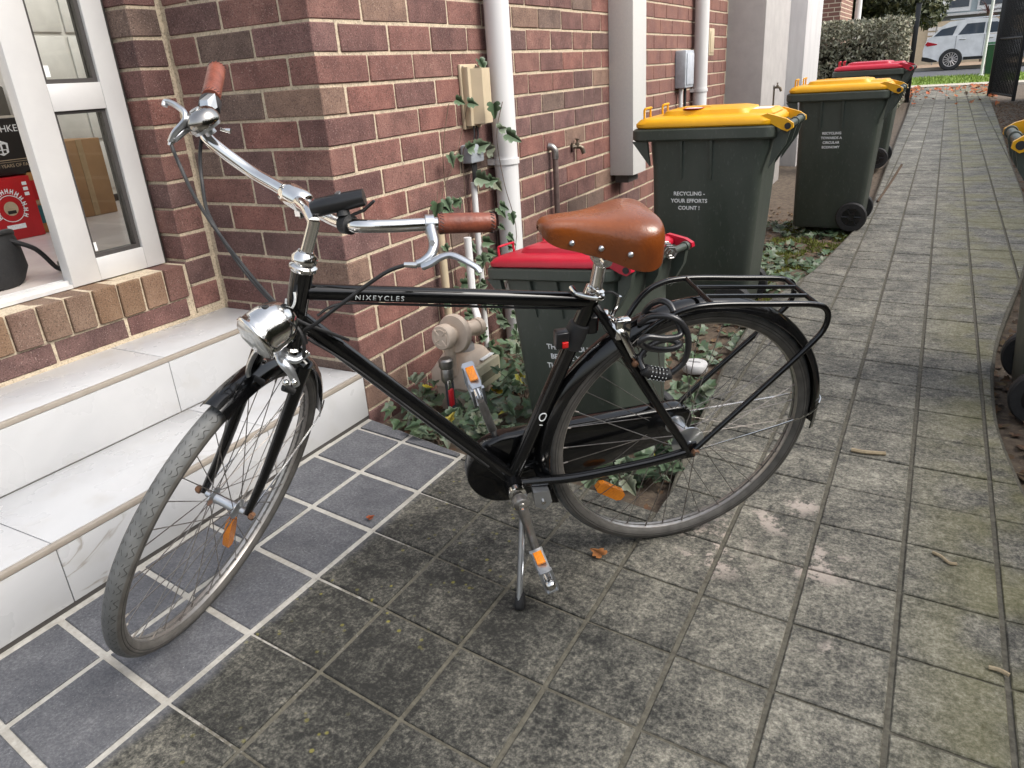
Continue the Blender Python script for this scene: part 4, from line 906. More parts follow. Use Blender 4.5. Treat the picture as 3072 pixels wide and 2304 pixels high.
# --- wheels
def rubber_tyre():
    m = bpy.data.materials.new('tyre_rubber'); m.use_nodes = True; n, L = m.node_tree.nodes, m.node_tree.links; b = n['Principled BSDF']
    uv = n.new('ShaderNodeUVMap'); sx = n.new('ShaderNodeSeparateXYZ'); L.new(uv.outputs[0], sx.inputs[0])
    def mth(op, a, b_=None, c=None):
        q = n.new('ShaderNodeMath'); q.operation = op
        for i, x in enumerate((a, b_, c)):
            if x is None: continue
            if isinstance(x, (int, float)): q.inputs[i].default_value = x
            else: L.new(x, q.inputs[i])
        return q.outputs[0]
    v = sx.outputs['Y']; u = mth('MULTIPLY', sx.outputs['X'], 2*math.pi*112)      # v: -1..1 across the tyre (0 = crown)
    tread = n.new('ShaderNodeMapRange'); tread.inputs[1].default_value = .30; tread.inputs[2].default_value = .34; tread.inputs[3].default_value = 1; tread.inputs[4].default_value = 0
    L.new(mth('ABSOLUTE', v), tread.inputs[0])
    def groove(off, amp, w, ph):
        q = mth('SUBTRACT', v, mth('MULTIPLY_ADD', mth('SINE', mth('ADD', u, ph)), amp, off)); r = n.new('ShaderNodeMapRange'); r.inputs[1].default_value = w*.5; r.inputs[2].default_value = w; r.inputs[3].default_value = 1; r.inputs[4].default_value = 0
        L.new(mth('ABSOLUTE', q), r.inputs[0]); return r.outputs[0]
    g_ = mth('MAXIMUM', groove(.22, .055, .017, 0), groove(-.22, .055, .017, 1.5)); g_ = mth('MAXIMUM', g_, mth('MULTIPLY', mth('MAXIMUM', groove(.07, .035, .013, .8), groove(-.07, .035, .013, 2.6)), mth('GREATER_THAN', mth('SINE', mth('MULTIPLY_ADD', u, 1.0, .9)), .1)))
    seg = mth('GREATER_THAN', mth('SINE', mth('MULTIPLY', u, .5)), -.55); g_ = mth('MULTIPLY', g_, seg)
    lines = mth('MAXIMUM', groove(.46, 0, .02, 0), groove(-.46, 0, .02, 0)); lines = mth('MAXIMUM', lines, mth('MAXIMUM', groove(.56, 0, .016, 0), groove(-.56, 0, .016, 0)))
    nz = n.new('ShaderNodeTexNoise'); nz.inputs['Scale'].default_value = 35; nz.inputs['Detail'].default_value = 5
    tc = n.new('ShaderNodeTexCoord'); L.new(tc.outputs['Object'], nz.inputs[0])
    side = ramp(n, [(.3, (.072,.068,.062)), (.7, (.118,.111,.102))]); L.new(nz.outputs['Fac'], side.inputs[0])
    top_ = ramp(n, [(.3, (.098,.101,.100)), (.7, (.145,.148,.146))]); L.new(nz.outputs['Fac'], top_.inputs[0])
    mx = n.new('ShaderNodeMix'); mx.data_type = 'RGBA'; L.new(tread.outputs[0], mx.inputs[0]); L.new(side.outputs[0], mx.inputs[6]); L.new(top_.outputs[0], mx.inputs[7])
    gr = mth('MAXIMUM', mth('MULTIPLY', g_, tread.outputs[0]), lines)
    m2 = n.new('ShaderNodeMix'); m2.data_type = 'RGBA'; L.new(mth('MULTIPLY', gr, .75), m2.inputs[0]); L.new(mx.outputs[2], m2.inputs[6]); m2.inputs[7].default_value = (.028,.026,.025,1)
    L.new(m2.outputs[2], b.inputs['Base Color']); b.inputs['Roughness'].default_value = .62; b.inputs['Specular IOR Level'].default_value = .35
    bp = n.new('ShaderNodeBump'); bp.invert = True; bp.inputs['Strength'].default_value = .8; bp.inputs['Distance'].default_value = .002; L.new(gr, bp.inputs['Height']); L.new(bp.outputs[0], b.inputs['Normal'])
    return m
M_tyre = rubber_tyre()
M_rim = mat('brushed_rim', (.44,.42,.395), (.36,.335,.31), rough=.30, metal=.85, scale=50, rough2=.42)
def wheel(name, hub, ax, fwd, up, R_, hub_r, hub_w, rot0=0.):
    hub = V3(hub); ax = V3(ax); 
    rr = R_-.0185
    prof = [(rr-.0185,-.0055),(rr-.0175,-.0095),(rr-.004,-.0115),(rr+.0015,-.0105),(rr-.004,-.006),(rr-.004,.006),(rr+.0015,.0105),(rr-.004,.0115),(rr-.0175,.0095),(rr-.0185,.0055)]
    w = bpart(MB().lathe(prof, hub, ax, 96, closed=True), name, M_rim)
    # tyre with coordinates around and across
    NT, NP = 144, 18; vs = []; fs = []; uvs = []
    for i in range(NT):
        t = 2*math.pi*i/NT; d = fwd*math.cos(t)+up*math.sin(t)
        for k in range(NP):
            p = 2*math.pi*k/NP-math.pi; sq = 1.0
            vs.append(hub+d*(rr+.0190*math.cos(p)*1.0)+ax*(.0185*math.sin(p)*sq))
    me = bpy.data.meshes.new('tyre')
    for i in range(NT):
        for k in range(NP): fs.append((i*NP+k, ((i+1) % NT)*NP+k, ((i+1) % NT)*NP+(k+1) % NP, i*NP+(k+1) % NP)); uvs.append([(i/NT, (2*k/NP-1)), ((i+1)/NT, (2*k/NP-1)), ((i+1)/NT, (2*(k+1)/NP-1)), (i/NT, (2*(k+1)/NP-1))])
    me.from_pydata([tuple(v) for v in vs], [], fs); lay = me.uv_layers.new(name='UVMap')
    for pi, p in enumerate(me.polygons):
        for li, lo in enumerate(p.loop_indices): lay.data[lo].uv = uvs[pi][li]
    me.shade_smooth(); me.materials.append(M_tyre); link('tyre', me, w)
    sp = MB(); NSK = 36
    for k in range(NSK):
        a = 2*math.pi*k/NSK+rot0; side = 1 if k % 2 == 0 else -1; tw = (.62 if (k//2) % 2 == 0 else -.62)
        d1 = fwd*math.cos(a)+up*math.sin(a); d0 = fwd*math.cos(a+tw)+up*math.sin(a+tw)
        sp.tube([hub+d0*(hub_r)+ax*(hub_w*.62*side), hub+d1*(rr-.0185)+ax*(.003*side)], .00105, 5)
        sp.tube([hub+d1*(rr-.031)+ax*(.0035*side), hub+d1*(rr-.0175)+ax*(.003*side)], .0020, 6)
    tag(bpart(sp, 'spokes', M_spoke, w), kind='stuff')
    hb = MB(); hb.lathe([(.007,-hub_w),(.007,-hub_w*.8),(hub_r+.004,-hub_w*.66),(hub_r+.004,-hub_w*.60),(hub_r*.62,-hub_w*.50),(hub_r*.55,0),(hub_r*.62,hub_w*.50),(hub_r+.004,hub_w*.60),(hub_r+.004,hub_w*.66),(.007,hub_w*.8),(.007,hub_w)], hub, ax, 24)
    bpart(hb, 'hub', M_satin, w)
    bpart(MB().tube([hub-ax*(hub_w+.025), hub+ax*(hub_w+.025)], .0045, 10), 'axle', M_steel, w)
    for s in (1, -1): bpart(MB().lathe([(.0075,0),(.009,.002),(.009,.009),(.006,.012)], hub+ax*(s*(hub_w+.012)), ax*s, 6), 'axle_nut', M_rust, w, 20)
    return w, hub, rr
wr, hubR, rrR = wheel('rear_wheel', Bk(0,0,RRW), N_ax, U_, W_ax, RRW, .034, .058, .05)
FH, FL = 4.9544, .4523
Fu = V3((math.cos(FH), math.sin(FH), 0)); Fl = V3((-math.sin(FH), math.cos(FH), 0)); Fw = math.cos(FL)*V3((0,0,1))+math.sin(FL)*Fl; Fn = math.cos(FL)*Fl-math.sin(FL)*V3((0,0,1))
hubF = V3((.3031,-.9914,0))+Fw*.315+V3((0,0,.0185))
wf_, _, rrF = wheel('front_wheel', hubF, Fn, Fu, Fw, .3335, .018, .045, .1)
# wheel reflectors clipped between the spokes
def reflector(par, hub, d, t, ax, r0, r1):
    c = hub+d*((r0+r1)/2); M = Matrix.Translation(c) @ Matrix((d, t, ax)).transposed().to_4x4(); h_ = (r1-r0)/2
    bpart(MB().prism([M @ V3(p) for p in ((-h_,-.007,-.007),(-h_*.8,-.010,-.007),(0,-.012,-.007),(h_*.8,-.010,-.007),(h_,-.007,-.007),(h_,.007,-.007),(h_*.8,.010,-.007),(0,.012,-.007),(-h_*.8,.010,-.007),(-h_,.007,-.007))], ax*.014), 'reflector', M_amber, par, 20)
a = math.radians(-35); d = U_*math.cos(a)+W_ax*math.sin(a); c0 = Bk(.162,0,.179); dd = (c0-hubR).normalized(); tt = N_ax.cross(dd)
cM = Matrix.Translation(c0) @ Matrix((U_*.80-W_ax*-.60, W_ax*.80+U_*-.60, N_ax)).transposed().to_4x4()
bpart(MB().prism([cM @ V3(p) for p in ((-.040,-.008,-.007),(-.030,-.014,-.007),(.030,-.014,-.007),(.040,-.008,-.007),(.040,.008,-.007),(.030,.014,-.007),(-.030,.014,-.007),(-.040,.008,-.007))], N_ax*.014), 'reflector', M_amber, wr, 20)
bpart(MB().disc(c0+N_ax*.0071, N_ax, .008, .001), 'reflector_boss', M_amber, wr)
a = math.radians(-98); d = Fu*math.cos(a)+Fw*math.sin(a); reflector(wf_, hubF+Fn*.02, d, Fn.cross(d), Fn, .035, .125)
# --- fork
crown = V3((.648,-.920,.640)); fk = MB()
fk.tube([Bk(.797,0,.676), crown+V3((0,0,.010))], .017, 16)
fk.tube([crown+Fn*-.048, crown+Fn*-.03+V3((0,0,.006)), crown+Fn*.03+V3((0,0,.006)), crown+Fn*.046], [.014,.017,.017,.014], 14)
for s in (1, -1):
    top_ = crown+Fn*(.045*s); bot = hubF+Fn*(.052*s); axd = (bot-top_)
    pts = smoothpts([top_+V3((0,0,.004)), top_+axd*.3-Fu*.004, top_+axd*.7-Fu*.012, bot-axd.normalized()*.02-Fu*.004, bot], 5)
    fk.tube(pts, [lerp(.0150,.0075,(i/(len(pts)-1))**1.2) for i in range(len(pts))], 12, flat=(1.15,.8))
bpart(fk, 'fork', M_black)
# --- mudguards
def mudguard(name, hub, fwd, up, ax, R_, a0, a1, hw=.0285, m=M_black, nseg=36):
    loops = []
    for i in range(nseg+1):
        a = math.radians(lerp(a0, a1, i/nseg)); d = fwd*math.cos(a)+up*math.sin(a); sec = []
        for k in range(9): t = lerp(-1, 1, k/8); sec.append(hub+d*(R_-.026*(1-math.sqrt(max(0,1-(.985*t)**2))))+ax*(hw*t))
        for k in range(8, -1, -1): t = lerp(-1, 1, k/8); sec.append(hub+d*(R_-.0016-.026*(1-math.sqrt(max(0,1-(.985*t)**2))))+ax*((hw-.0014)*t))
        loops.append(sec)
    return bpart(MB().loft(loops), name, m, None, 50)
mgR = mudguard('rear_mudguard', hubR, U_, W_ax, N_ax, .340, -22, 186)
mgF = mudguard('front_mudguard', hubF, Fu, Fw, Fn, .350, 67, 168)
def gpt(hub, fwd, up, ax, R_, a, v): a = math.radians(a); return hub+(fwd*math.cos(a)+up*math.sin(a))*R_+ax*v
for s in (1, -1):
    bpart(MB().tube(smoothpts([Bk(-.012,.070*s,.318), gpt(hubR,U_,W_ax,N_ax,.27,176,.046*s), gpt(hubR,U_,W_ax,N_ax,.326,173,.0295*s)], 4), .0020, 6), 'mudguard_stay', M_chrome, mgR)
    bpart(MB().tube(smoothpts([hubF+Fn*(.056*s), gpt(hubF,Fu,Fw,Fn,.27,161,.042*s), gpt(hubF,Fu,Fw,Fn,.334,158,.030*s)], 4), .0019, 6), 'mudguard_stay', M_chrome, mgF)
bpart(MB().tube(smoothpts([gpt(hubR,U_,W_ax,N_ax,.326,173,-.0295), gpt(hubR,U_,W_ax,N_ax,.340,173,-.014), gpt(hubR,U_,W_ax,N_ax,.3425,173,0), gpt(hubR,U_,W_ax,N_ax,.340,173,.014), gpt(hubR,U_,W_ax,N_ax,.326,173,.0295)], 5), .0017, 6), 'mudguard_bow', M_satin, mgR)
bpart(MB().lathe([(.0045,0),(.003,.003)], gpt(hubF,Fu,Fw,Fn,.3525,92,.0), Fw, 10), 'mudguard_bolt', M_chrome, mgF)
# --- headlight
hc = V3((.694,-.985,.716)); hax = V3((-.34,-.85,-.40)).normalized()
hlm = bpart(MB().lathe([(max(.0005, .0412*math.sqrt(max(0, 1-(x_/.050)**2))), -.004-x_) for x_ in (.050,.0497,.0485,.0462,.0430,.0388,.0336,.0275,.0205,.0130,.0060,0.)]+[(.0412,.010),(.0410,.0205),(.0426,.0215),(.0432,.0245),(.0426,.0275),(.0400,.0285)], hc, hax, 40), 'headlight', M_chrome, None, 62)
M_lens = mat('ribbed_lens', (.60,.60,.58), (.5,.5,.48), rough=.12, metal=.3, scale=60, spec=.8)
bpart(MB().lathe([(.0400,.0280),(.035,.0335),(.022,.0368),(.0001,.0385)], hc, hax, 32), 'lens', M_lens, hlm)
le1 = hax.cross(V3((0,0,1))).normalized(); le2 = hax.cross(le1)
for k in range(-6, 7):
    x = k*.0055; hh = math.sqrt(max(.036**2-x*x, 0)); bpart(MB().tube([hc+hax*(.0365-.0000)+le1*x-le2*hh*.95-hax*.004, hc+hax*(.0385-abs(x)*.10)+le1*x, hc+hax*.0365+le1*x+le2*hh*.95-hax*.004], .0014, 5), 'lens_rib', M_lens, hlm)
bpart(MB().lathe([(.006,0),(.006,.0045),(.004,.006)], hc+V3((.010,-.004,.0375)), V3((.1,0,1)), 12), 'switch', M_rubber, hlm)
bpart(MB().tube([hc-hax*.035-V3((0,0,.01)), crown+V3((.012,-.022,.012)), crown+V3((.004,-.012,-.004))], [.006,.006,.008], 8), 'lamp_bracket', M_satin, hlm)
# --- front brake
fb = MB()
for pts in ([(.672,-.945,.664),(.690,-.955,.656),(.703,-.945,.648),(.709,-.932,.652),(.712,-.922,.655)], [(.676,-.953,.661),(.692,-.963,.648),(.701,-.960,.632),(.704,-.957,.615),(.703,-.953,.602)], [(.660,-.945,.668),(.632,-.957,.664),(.614,-.962,.645),(.603,-.966,.624),(.600,-.966,.611)]):
    fb.tube(smoothpts(pts, 5), [lerp(.0085,.0055,i/(5*(len(pts)-1))) for i in range(5*(len(pts)-1)+1)], 10, flat=(1.2,.7))
fbo = bpart(fb, 'front_brake', M_satin)
bpart(MB().tube([(.668,-.952,.594),(.674,-.936,.580)], [.008,.007], 10), 'brake_pad', M_rubber, fbo)
bpart(MB().tube([(.601,-.960,.604),(.608,-.944,.590)], [.008,.007], 10), 'brake_pad', M_rubber, fbo)
for p in ((.694,-.968,.612),(.708,-.962,.612),(.712,-.928,.656)): bpart(MB().sphere(p, .0062, 10, 6), 'brake_bolt', M_chrome, fbo)
# --- saddle
SEC = [(.116,.050,.846,.815),(.120,.076,.857,.793),(.131,.092,.864,.780),(.150,.099,.868,.774),(.174,.096,.868,.776),(.198,.083,.865,.783),(.225,.065,.862,.793),(.252,.049,.861,.799),(.280,.038,.862,.806),(.305,.033,.862,.812),(.322,.029,.861,.821),(.333,.021,.857,.830),(.338,.009,.851,.840)]
def sad(u_, hw, tp, bt):
    out = []
    for k in range(23):
        t = math.pi*k/22; c = math.cos(t); s_ = math.sin(t)
        vv = hw*(1 if c > 0 else -1)*abs(c)**.55*(1-.06*(1-s_)); ww = bt+(tp-bt)*(abs(s_)**.62)-.006*(1-abs(c))*(hw/.1)
        out.append(Bk(u_, vv, ww))
    for k in range(22, -1, -1):
        t = math.pi*k/22; c = math.cos(t); s_ = math.sin(t)
        vv = (hw-.004)*(1 if c > 0 else -1)*abs(c)**.55*(1-.06*(1-s_)); ww = bt+.0015+(tp-bt-.006)*(abs(s_)**.62)-.006*(1-abs(c))*(hw/.1)
        out.append(Bk(u_, vv, ww))
    return out
SECi = []
for i in range(len(SEC)-1):
    for k in range(3): SECi.append(tuple(lerp(SEC[i][j], SEC[i+1][j], k/3) for j in range(4)))
SECi.append(SEC[-1])
# soften the outline
for _ in range(2): SECi = [SECi[0]]+[tuple((SECi[i-1][j]+2*SECi[i][j]+SECi[i+1][j])/4 for j in range(4)) for i in range(1, len(SECi)-1)]+[SECi[-1]]
sadl = bpart(MB().loft([sad(*s_) for s_ in SECi]), 'saddle', M_leather, None, 70)
def side_v(u_, w_):
    s_ = min(SECi, key=lambda q: abs(q[0]-u_)); f_ = max(0, min(1, (w_-s_[3])/(s_[2]-s_[3]))); sn = f_**(1/.62); c = math.sqrt(max(0, 1-sn*sn)); return s_[1]*c**.55*(1-.06*(1-sn))
for (u_, w_) in ((.284,.8215),(.236,.8145),(.190,.808)):
    for s in (1, -1): bpart(MB().sphere(Bk(u_, side_v(u_, w_)*s, w_), .0056, 12, 8), 'rivet', M_satin, sadl)
bpart(MB().tube(smoothpts(Bp([(.105,.03,.795),(.16,.026,.783),(.23,.022,.785),(.31,.012,.822)]), 4), .0035, 8).tube(smoothpts(Bp([(.105,-.03,.795),(.16,-.026,.783),(.23,-.022,.785),(.31,-.012,.822)]), 4), .0035, 8), 'saddle_rail', M_steel, sadl)
for s in (1, -1): bpart(MB().tube([Bk(.105,.035*s,.795+.010*math.sin(k*1.05)) + U_*(.010*math.cos(k*1.05)) + N_ax*(.0016*k*s) for k in range(26)], .0022, 6), 'saddle_spring', M_steel, sadl)
bpart(MB().tube(Bp([(.2235,0,.700),(.213,0,.775)]), .0128, 18).lathe([(.017,-.014),(.020,-.012),(.020,.012),(.017,.014)], Bk(.213,0,.774), N_ax, 16).lathe([(.009,-.034),(.011,-.030),(.011,.030),(.009,.034)], Bk(.213,0,.774), N_ax, 12), 'seatpost', M_chrome)
bpart(MB().lathe([(.0165,-.010),(.0195,-.009),(.0195,.006),(.016,.008)], Bk(.2238,0,.703), sd_, 22).tube(smoothpts(Bp([(.215,.022,.702),(.222,.034,.703),(.240,.028,.704),(.262,.010,.706),(.268,-.010,.712)]), 4), .005, 8), 'seat_clamp', M_chrome)
# --- rack
rk = MB()
for s in (1, -1):
    rk.tube(smoothpts(Bp([(.150,.034*s,.592),(.105,.052*s,.645),(.060,.060*s,.668),(-.004,.062*s,.671),(-.12,.062*s,.656),(-.222,.062*s,.641),(-.258,.063*s,.622),(-.262,.064*s,.585),(-.235,.066*s,.548),(-.15,.069*s,.466),(.0,.072*s,.322)]), 6), .0062, 10)
    rk.tube(Bp([(.002,.021*s,.6705),(-.232,.021*s,.6395)]), .0045, 8)
rk.tube(Bp([(.002,-.062,.6715),(.002,.062,.6715)]), .0052, 8); rk.tube(Bp([(-.234,-.062,.6385),(-.234,.062,.6385)]), .0055, 8)
bpart(rk, 'rear_rack', M_black)
# --- chain case
cc = []
R1, R2 = .094, .046; c1 = (.396,.266); c2 = (.0,.318); ang = math.atan2(c2[1]-c1[1], c2[0]-c1[0]); dl = math.hypot(c2[0]-c1[0], c2[1]-c1[1]); off = math.acos((R1-R2)/dl)
for k in range(25): t = ang+off+(2*math.pi-2*off)*k/24; cc.append((c1[0]+R1*math.cos(t), c1[1]+R1*math.sin(t)))
for k in range(13): t = ang-off+2*off*k/12; cc.append((c2[0]+R2*math.cos(t), c2[1]+R2*math.sin(t)))
def ccl(v_, ins):
    mx, mw = sum(p[0] for p in cc)/len(cc), sum(p[1] for p in cc)/len(cc); out = []
    for p in cc:
        c = c1 if (p[0] > .2) else c2; dx, dw = p[0]-c[0], p[1]-c[1]; l = math.hypot(dx, dw); out.append(Bk(c[0]+dx*(l-ins)/l, v_, c[1]+dw*(l-ins)/l))
    return out
bpart(MB().loft([ccl(-.030,.008), ccl(-.034,.002), ccl(-.040,0), ccl(-.064,0), ccl(-.070,.004), ccl(-.072,.012)]), 'chain_case', M_black, None, 50)
# --- cranks, pedals
bbm = bpart(MB().lathe([(.017,.038),(.0195,.040),(.0195,.052),(.014,.056)], Bk(.396,0,.266), N_ax, 20), 'bottom_bracket_cap', M_chrome)
def crank(v0, end, nm='crank_arm'):
    s_ = 1 if v0 > 0 else -1; e = V3(end); a_ = V3((.396, v0, .266)); d_ = (e-a_)
    pts = Bp([tuple(a_-d_*.03), tuple(a_+d_*.1), tuple(a_+d_*.5), tuple(a_+d_*.9), tuple(a_+d_*1.03)])
    o = bpart(MB().tube(pts, [.013,.0155,.0115,.0115,.008], 12, flat=(1.0,.75)).lathe([(.0155,-.012*s_),(.0165,-.008*s_),(.0165,.008*s_),(.012,.012*s_)], Bk(.396, v0, .266), N_ax, 18), nm, M_steel)
    bpart(MB().lathe([(.0085,0),(.0085,.004),(.005,.005)], Bk(.396, v0+.011*s_, .266), N_ax*s_, 12), 'crank_bolt', M_chrome, o)
    bpart(MB().lathe([(.007,0),(.0075,.0015),(.003,.002)], Bk(*(e+V3((0,.008*s_,0)))), N_ax*s_, 12), 'pedal_eye', M_rust, o)
    return o
crank(.078, (.366,.098,.128)); crank(-.086, (.437,-.100,.412))
def pedal(a, b_, pitch, nm='pedal'):
    A, B2 = Bk(*a), Bk(*b_); ax_ = (B2-A).normalized(); ln = (B2-A).length
    e1 = (U_*math.cos(pitch)+W_ax*math.sin(pitch)); e1 = (e1-ax_*e1.dot(ax_)).normalized(); e2 = ax_.cross(e1)
    M = Matrix.Translation(A) @ Matrix((ax_, e1, e2)).transposed().to_4x4()
    o = bpart(MB().tube([A, B2], .0075, 12), nm, M_chrome)
    for s in (1, -1):
        bpart(MB().prism([M @ V3(p) for p in ((.012,.030*s,-.011),(.022,.036*s,-.013),(ln-.008,.036*s,-.013),(ln,.030*s,-.011),(ln,.030*s,.011),(ln-.008,.036*s,.013),(.022,.036*s,.013),(.012,.030*s,.011))], e1*(.003*s)), 'pedal_cage', M_satin, o, 20)
        bpart(MB().box((.028,.0372*s if s > 0 else -.0425,-.0095),(ln-.022,.0425 if s > 0 else -.0372,.0095), M=M, bev=.001), 'pedal_reflector', M_amber, o)
        bpart(MB().box((.008,-.030,-.012*s-.003),(.016,.030,-.012*s+.003), M=M), 'pedal_bridge', M_satin, o, 0)
        bpart(MB().box((ln-.012,-.030,-.012*s-.003),(ln-.004,.030,-.012*s+.003), M=M), 'pedal_bridge', M_satin, o, 0)
    bpart(MB().lathe([(.011,0),(.012,.004),(.011,.012),(.008,.015)], B2, ax_, 14), 'pedal_cap', M_chrome, o)
pedal((.366,.106,.128), (.3635,.190,.131), math.radians(75)); pedal((.437,-.108,.412), (.446,-.195,.436), math.radians(80))
# --- kickstand
foot = V3((.966,-.687,0)); kt = Bk(.383,.050,.262)
ks = bpart(MB().tube([kt, lerp(kt, foot, .12), foot+V3((0,0,.02))], [.009,.0068,.0068], 12), 'kickstand', M_satin)
kd = (foot-kt).normalized()
bpart(MB().lathe([(.0085,-.040),(.0105,-.036),(.0135,-.010),(.0125,-.002),(.010,.0)], foot+V3((0,0,.0015)), kd, 16), 'kickstand_foot', M_rubber, ks)
bpart(MB().prism(Bp([(.360,.030,.262),(.325,.030,.262),(.318,.030,.228),(.335,.030,.208),(.356,.030,.222)]), N_ax*.022), 'kickstand_bracket', M_satin, ks, 20)
bpart(MB().lathe([(.005,0),(.005,.004)], Bk(.338,.0525,.232), N_ax, 10), 'kickstand_pivot', M_chrome, ks)
# --- rear brake
rbk = bpart(MB().tube(smoothpts(Bp([(.200,.004,.640),(.190,.020,.640),(.178,.040,.628),(.168,.046,.605),(.152,.044,.572),(.140,.036,.555)]), 5), [lerp(.013,.006,i/25) for i in range(26)], 10, flat=(1.2,.7)).tube(smoothpts(Bp([(.200,-.004,.640),(.190,-.025,.640),(.178,-.042,.625),(.160,-.046,.59),(.143,-.036,.555)]), 5), .007, 10, flat=(1.2,.7)).box((-.016,-.010,-.022),(.016,.010,.022), M=Matrix.Translation(Bk(.176,.034,.632)) @ Matrix((U_, N_ax, W_ax)).transposed().to_4x4(), bev=.004), 'rear_brake', M_chrome)
bpart(MB().tube(Bp([(.186,.006,.648),(.180,.010,.672),(.176,.010,.690)]), [.005,.004,.005], 8), 'cable_anchor', M_chrome, rbk)
bpart(MB().tube(smoothpts(Bp([(.235,.008,.690),(.215,.012,.700),(.195,.012,.702),(.178,.010,.690)]), 4), .0024, 8), 'brake_cable', M_rubber)
for s in (1, -1): bpart(MB().tube(Bp([(.155,.036*s,.550),(.122,.034*s,.566)]), .007, 8), 'brake_pad', M_rubber, rbk)
bpart(MB().sphere(Bk(.150,.052,.556), .007, 10, 6), 'pad_bolt', M_rust, rbk)
# --- light mount on the seat tube
lm = bpart(MB().lathe([(.0168,-.030),(.0215,-.028),(.0225,.0),(.0205,.024),(.0168,.026)], Bk(.2605,0,.6125), sd_, 20), 'lamp_clamp', M_rubber)
bpart(MB().box((-.013,-.012,-.018),(.013,.012,.018), M=Matrix.Translation(Bk(.296,.022,.620)) @ Matrix((U_, N_ax, W_ax)).transposed().to_4x4(), bev=.003), 'lamp_bracket', M_bplast, lm)
bpart(MB().box((-.006,-.003,-.006),(.006,.003,.006), M=Matrix.Translation(Bk(.292,.036,.613)) @ Matrix((U_, N_ax, W_ax)).transposed().to_4x4(), bev=.001), 'red_button', M_redrefl, lm)
bpart(MB().box((-.012,-.016,-.020),(.010,.016,.018), M=Matrix.Translation(Bk(.226,-.012,.628)) @ Matrix((U_, N_ax, W_ax)).transposed().to_4x4(), bev=.004), 'rear_lamp', M_bplast, lm)
bpart(MB().box((-.0115,-.014,-.014),(-.0105,.014,.012), M=Matrix.Translation(Bk(.2245,-.012,.628)) @ Matrix((U_, N_ax, W_ax)).transposed().to_4x4()), 'rear_lens', mat('dark_red_lens',(.10,.01,.01),rough=.15), lm)
# --- coiled cable lock
LK = [(.078,.07,.533),(.055,.075,.56),(.054,.08,.608),(.07,.08,.647),(.095,.07,.664),(.126,.05,.658),(.136,.03,.635),(.117,-.005,.63),(.107,0,.653),(.095,.02,.673),(.082,.04,.672),(.077,.065,.652),(.073,.08,.627),(.107,.09,.629),(.148,.09,.638),(.158,.085,.623),(.126,.075,.6),(.083,.065,.587),(.056,.05,.585),(.078,.035,.591),(.115,.035,.581),(.137,.045,.562),(.134,.06,.546)]
lk = thing('cable_lock', Bk(.1,.07,.53), 'black coiled combination cable lock hanging at the rear brake of the bicycle', 'bike lock')
MB().tube(smoothpts(Bp(LK), 7), .0062, 12).build('cable', mat('lock_sleeve',(.016,.016,.018),(.024,.024,.026),rough=.32,scale=40,coat=.2), lk, 60)
lkb = smoothpts(Bp([(.135,.060,.547),(.116,.062,.534),(.095,.065,.528),(.077,.070,.533)]), 5)
lbody = MB().tube(lkb, [.0085]+[.0125]*14+[.0085], 16).build('lock_body', M_rubber, lk, 60)
lkd = (lkb[10]-lkb[5]).normalized()
for k in range(5):
    p = lerp(lkb[4], lkb[11], k/4); MB().lathe([(.0125,-.0022),(.0138,-.0018),(.0138,.0018),(.0125,.0022)], p, lkd, 16).build('dial', M_rubber, lk)
    for j in range(10):
        a = 2*math.pi*j/10; e1 = lkd.orthogonal().normalized(); e2 = lkd.cross(e1); q = p+(e1*math.cos(a)+e2*math.sin(a))*.0139
        MB().box((-.0009,-.0009,-.0009),(.0009,.0009,.0009), M=Matrix.Translation(q)).build('digit_mark', M_print, lk, 0)

# ================================================================== VEGETATION
rv = random.Random(21)
IVY = [(0,0),(.10,-.10),(.26,-.16),(.40,-.10),(.47,.06),(.36,.16),(.50,.30),(.42,.44),(.26,.50),(.20,.66),(.10,.86),(0,1.0)]
def ivy_shape(rnd, lob=1.):
    half = [(x*(1+rnd.uniform(-.1,.1)), y) for x, y in IVY[1:-1]]
    out = [IVY[0]]+half+[IVY[-1]]
    left = [(-x*(1+rnd.uniform(-.08,.08)), y) for x, y in half][::-1]
    return out, left
def leaf_geo(rnd):
    """midrib folded lobed leaf, base at origin, tip along +y, unit length"""
    r_, l_ = ivy_shape(rnd); vs = []; fold = rnd.uniform(.10,.28); droop = rnd.uniform(.05,.25)
    mid = [(0, y) for y in (0,.15,.3,.5,.7,.85,1.0)]
    def zz(x, y): return abs(x)*fold-droop*y*y+rnd.uniform(-.008,.008)
    M = [(x, y, zz(x, y)) for x, y in mid]; R_ = [(x, y, zz(x, y)) for x, y in r_[1:-1]]; Lf = [(x, y, zz(x, y)) for x, y in l_[::-1]]
    vs = M+R_+Lf; nm, nr = len(M), len(R_); fs = []
    for base in (nm, nm+nr):
        idx = [base+i for i in range(nr)]; conn = [0,0,0,1,2,2,3,3,4,5]
        prev = None
        for i in range(nr):
            m = conn[i]
            if i > 0:
                fs.append((idx[i-1], idx[i], m))
                if conn[i] != conn[i-1]: fs.append((idx[i-1], m, conn[i-1]))
        fs.append((idx[-1], 6, 5))
    return vs, fs
LEAFG = [leaf_geo(random.Random(100+i)) for i in range(6)]
LEAFM = {}
def leaf_mesh(i, m):
    if (i, m.name) not in LEAFM:
        me = bpy.data.meshes.new('leaf'); me.from_pydata(LEAFG[i][0], [], LEAFG[i][1]); me.materials.append(m); me.shade_smooth(); LEAFM[(i, m.name)] = me
    return LEAFM[(i, m.name)]
def leaf_matrix(p, nrm, size, spin):
    nrm = V3(nrm).normalized(); a = nrm.orthogonal().normalized(); b_ = nrm.cross(a)
    y = (a*math.cos(spin)+b_*math.sin(spin)); x = y.cross(nrm)
    return Matrix.Translation(p) @ Matrix((x*size, y*size, nrm*size)).transposed().to_4x4()
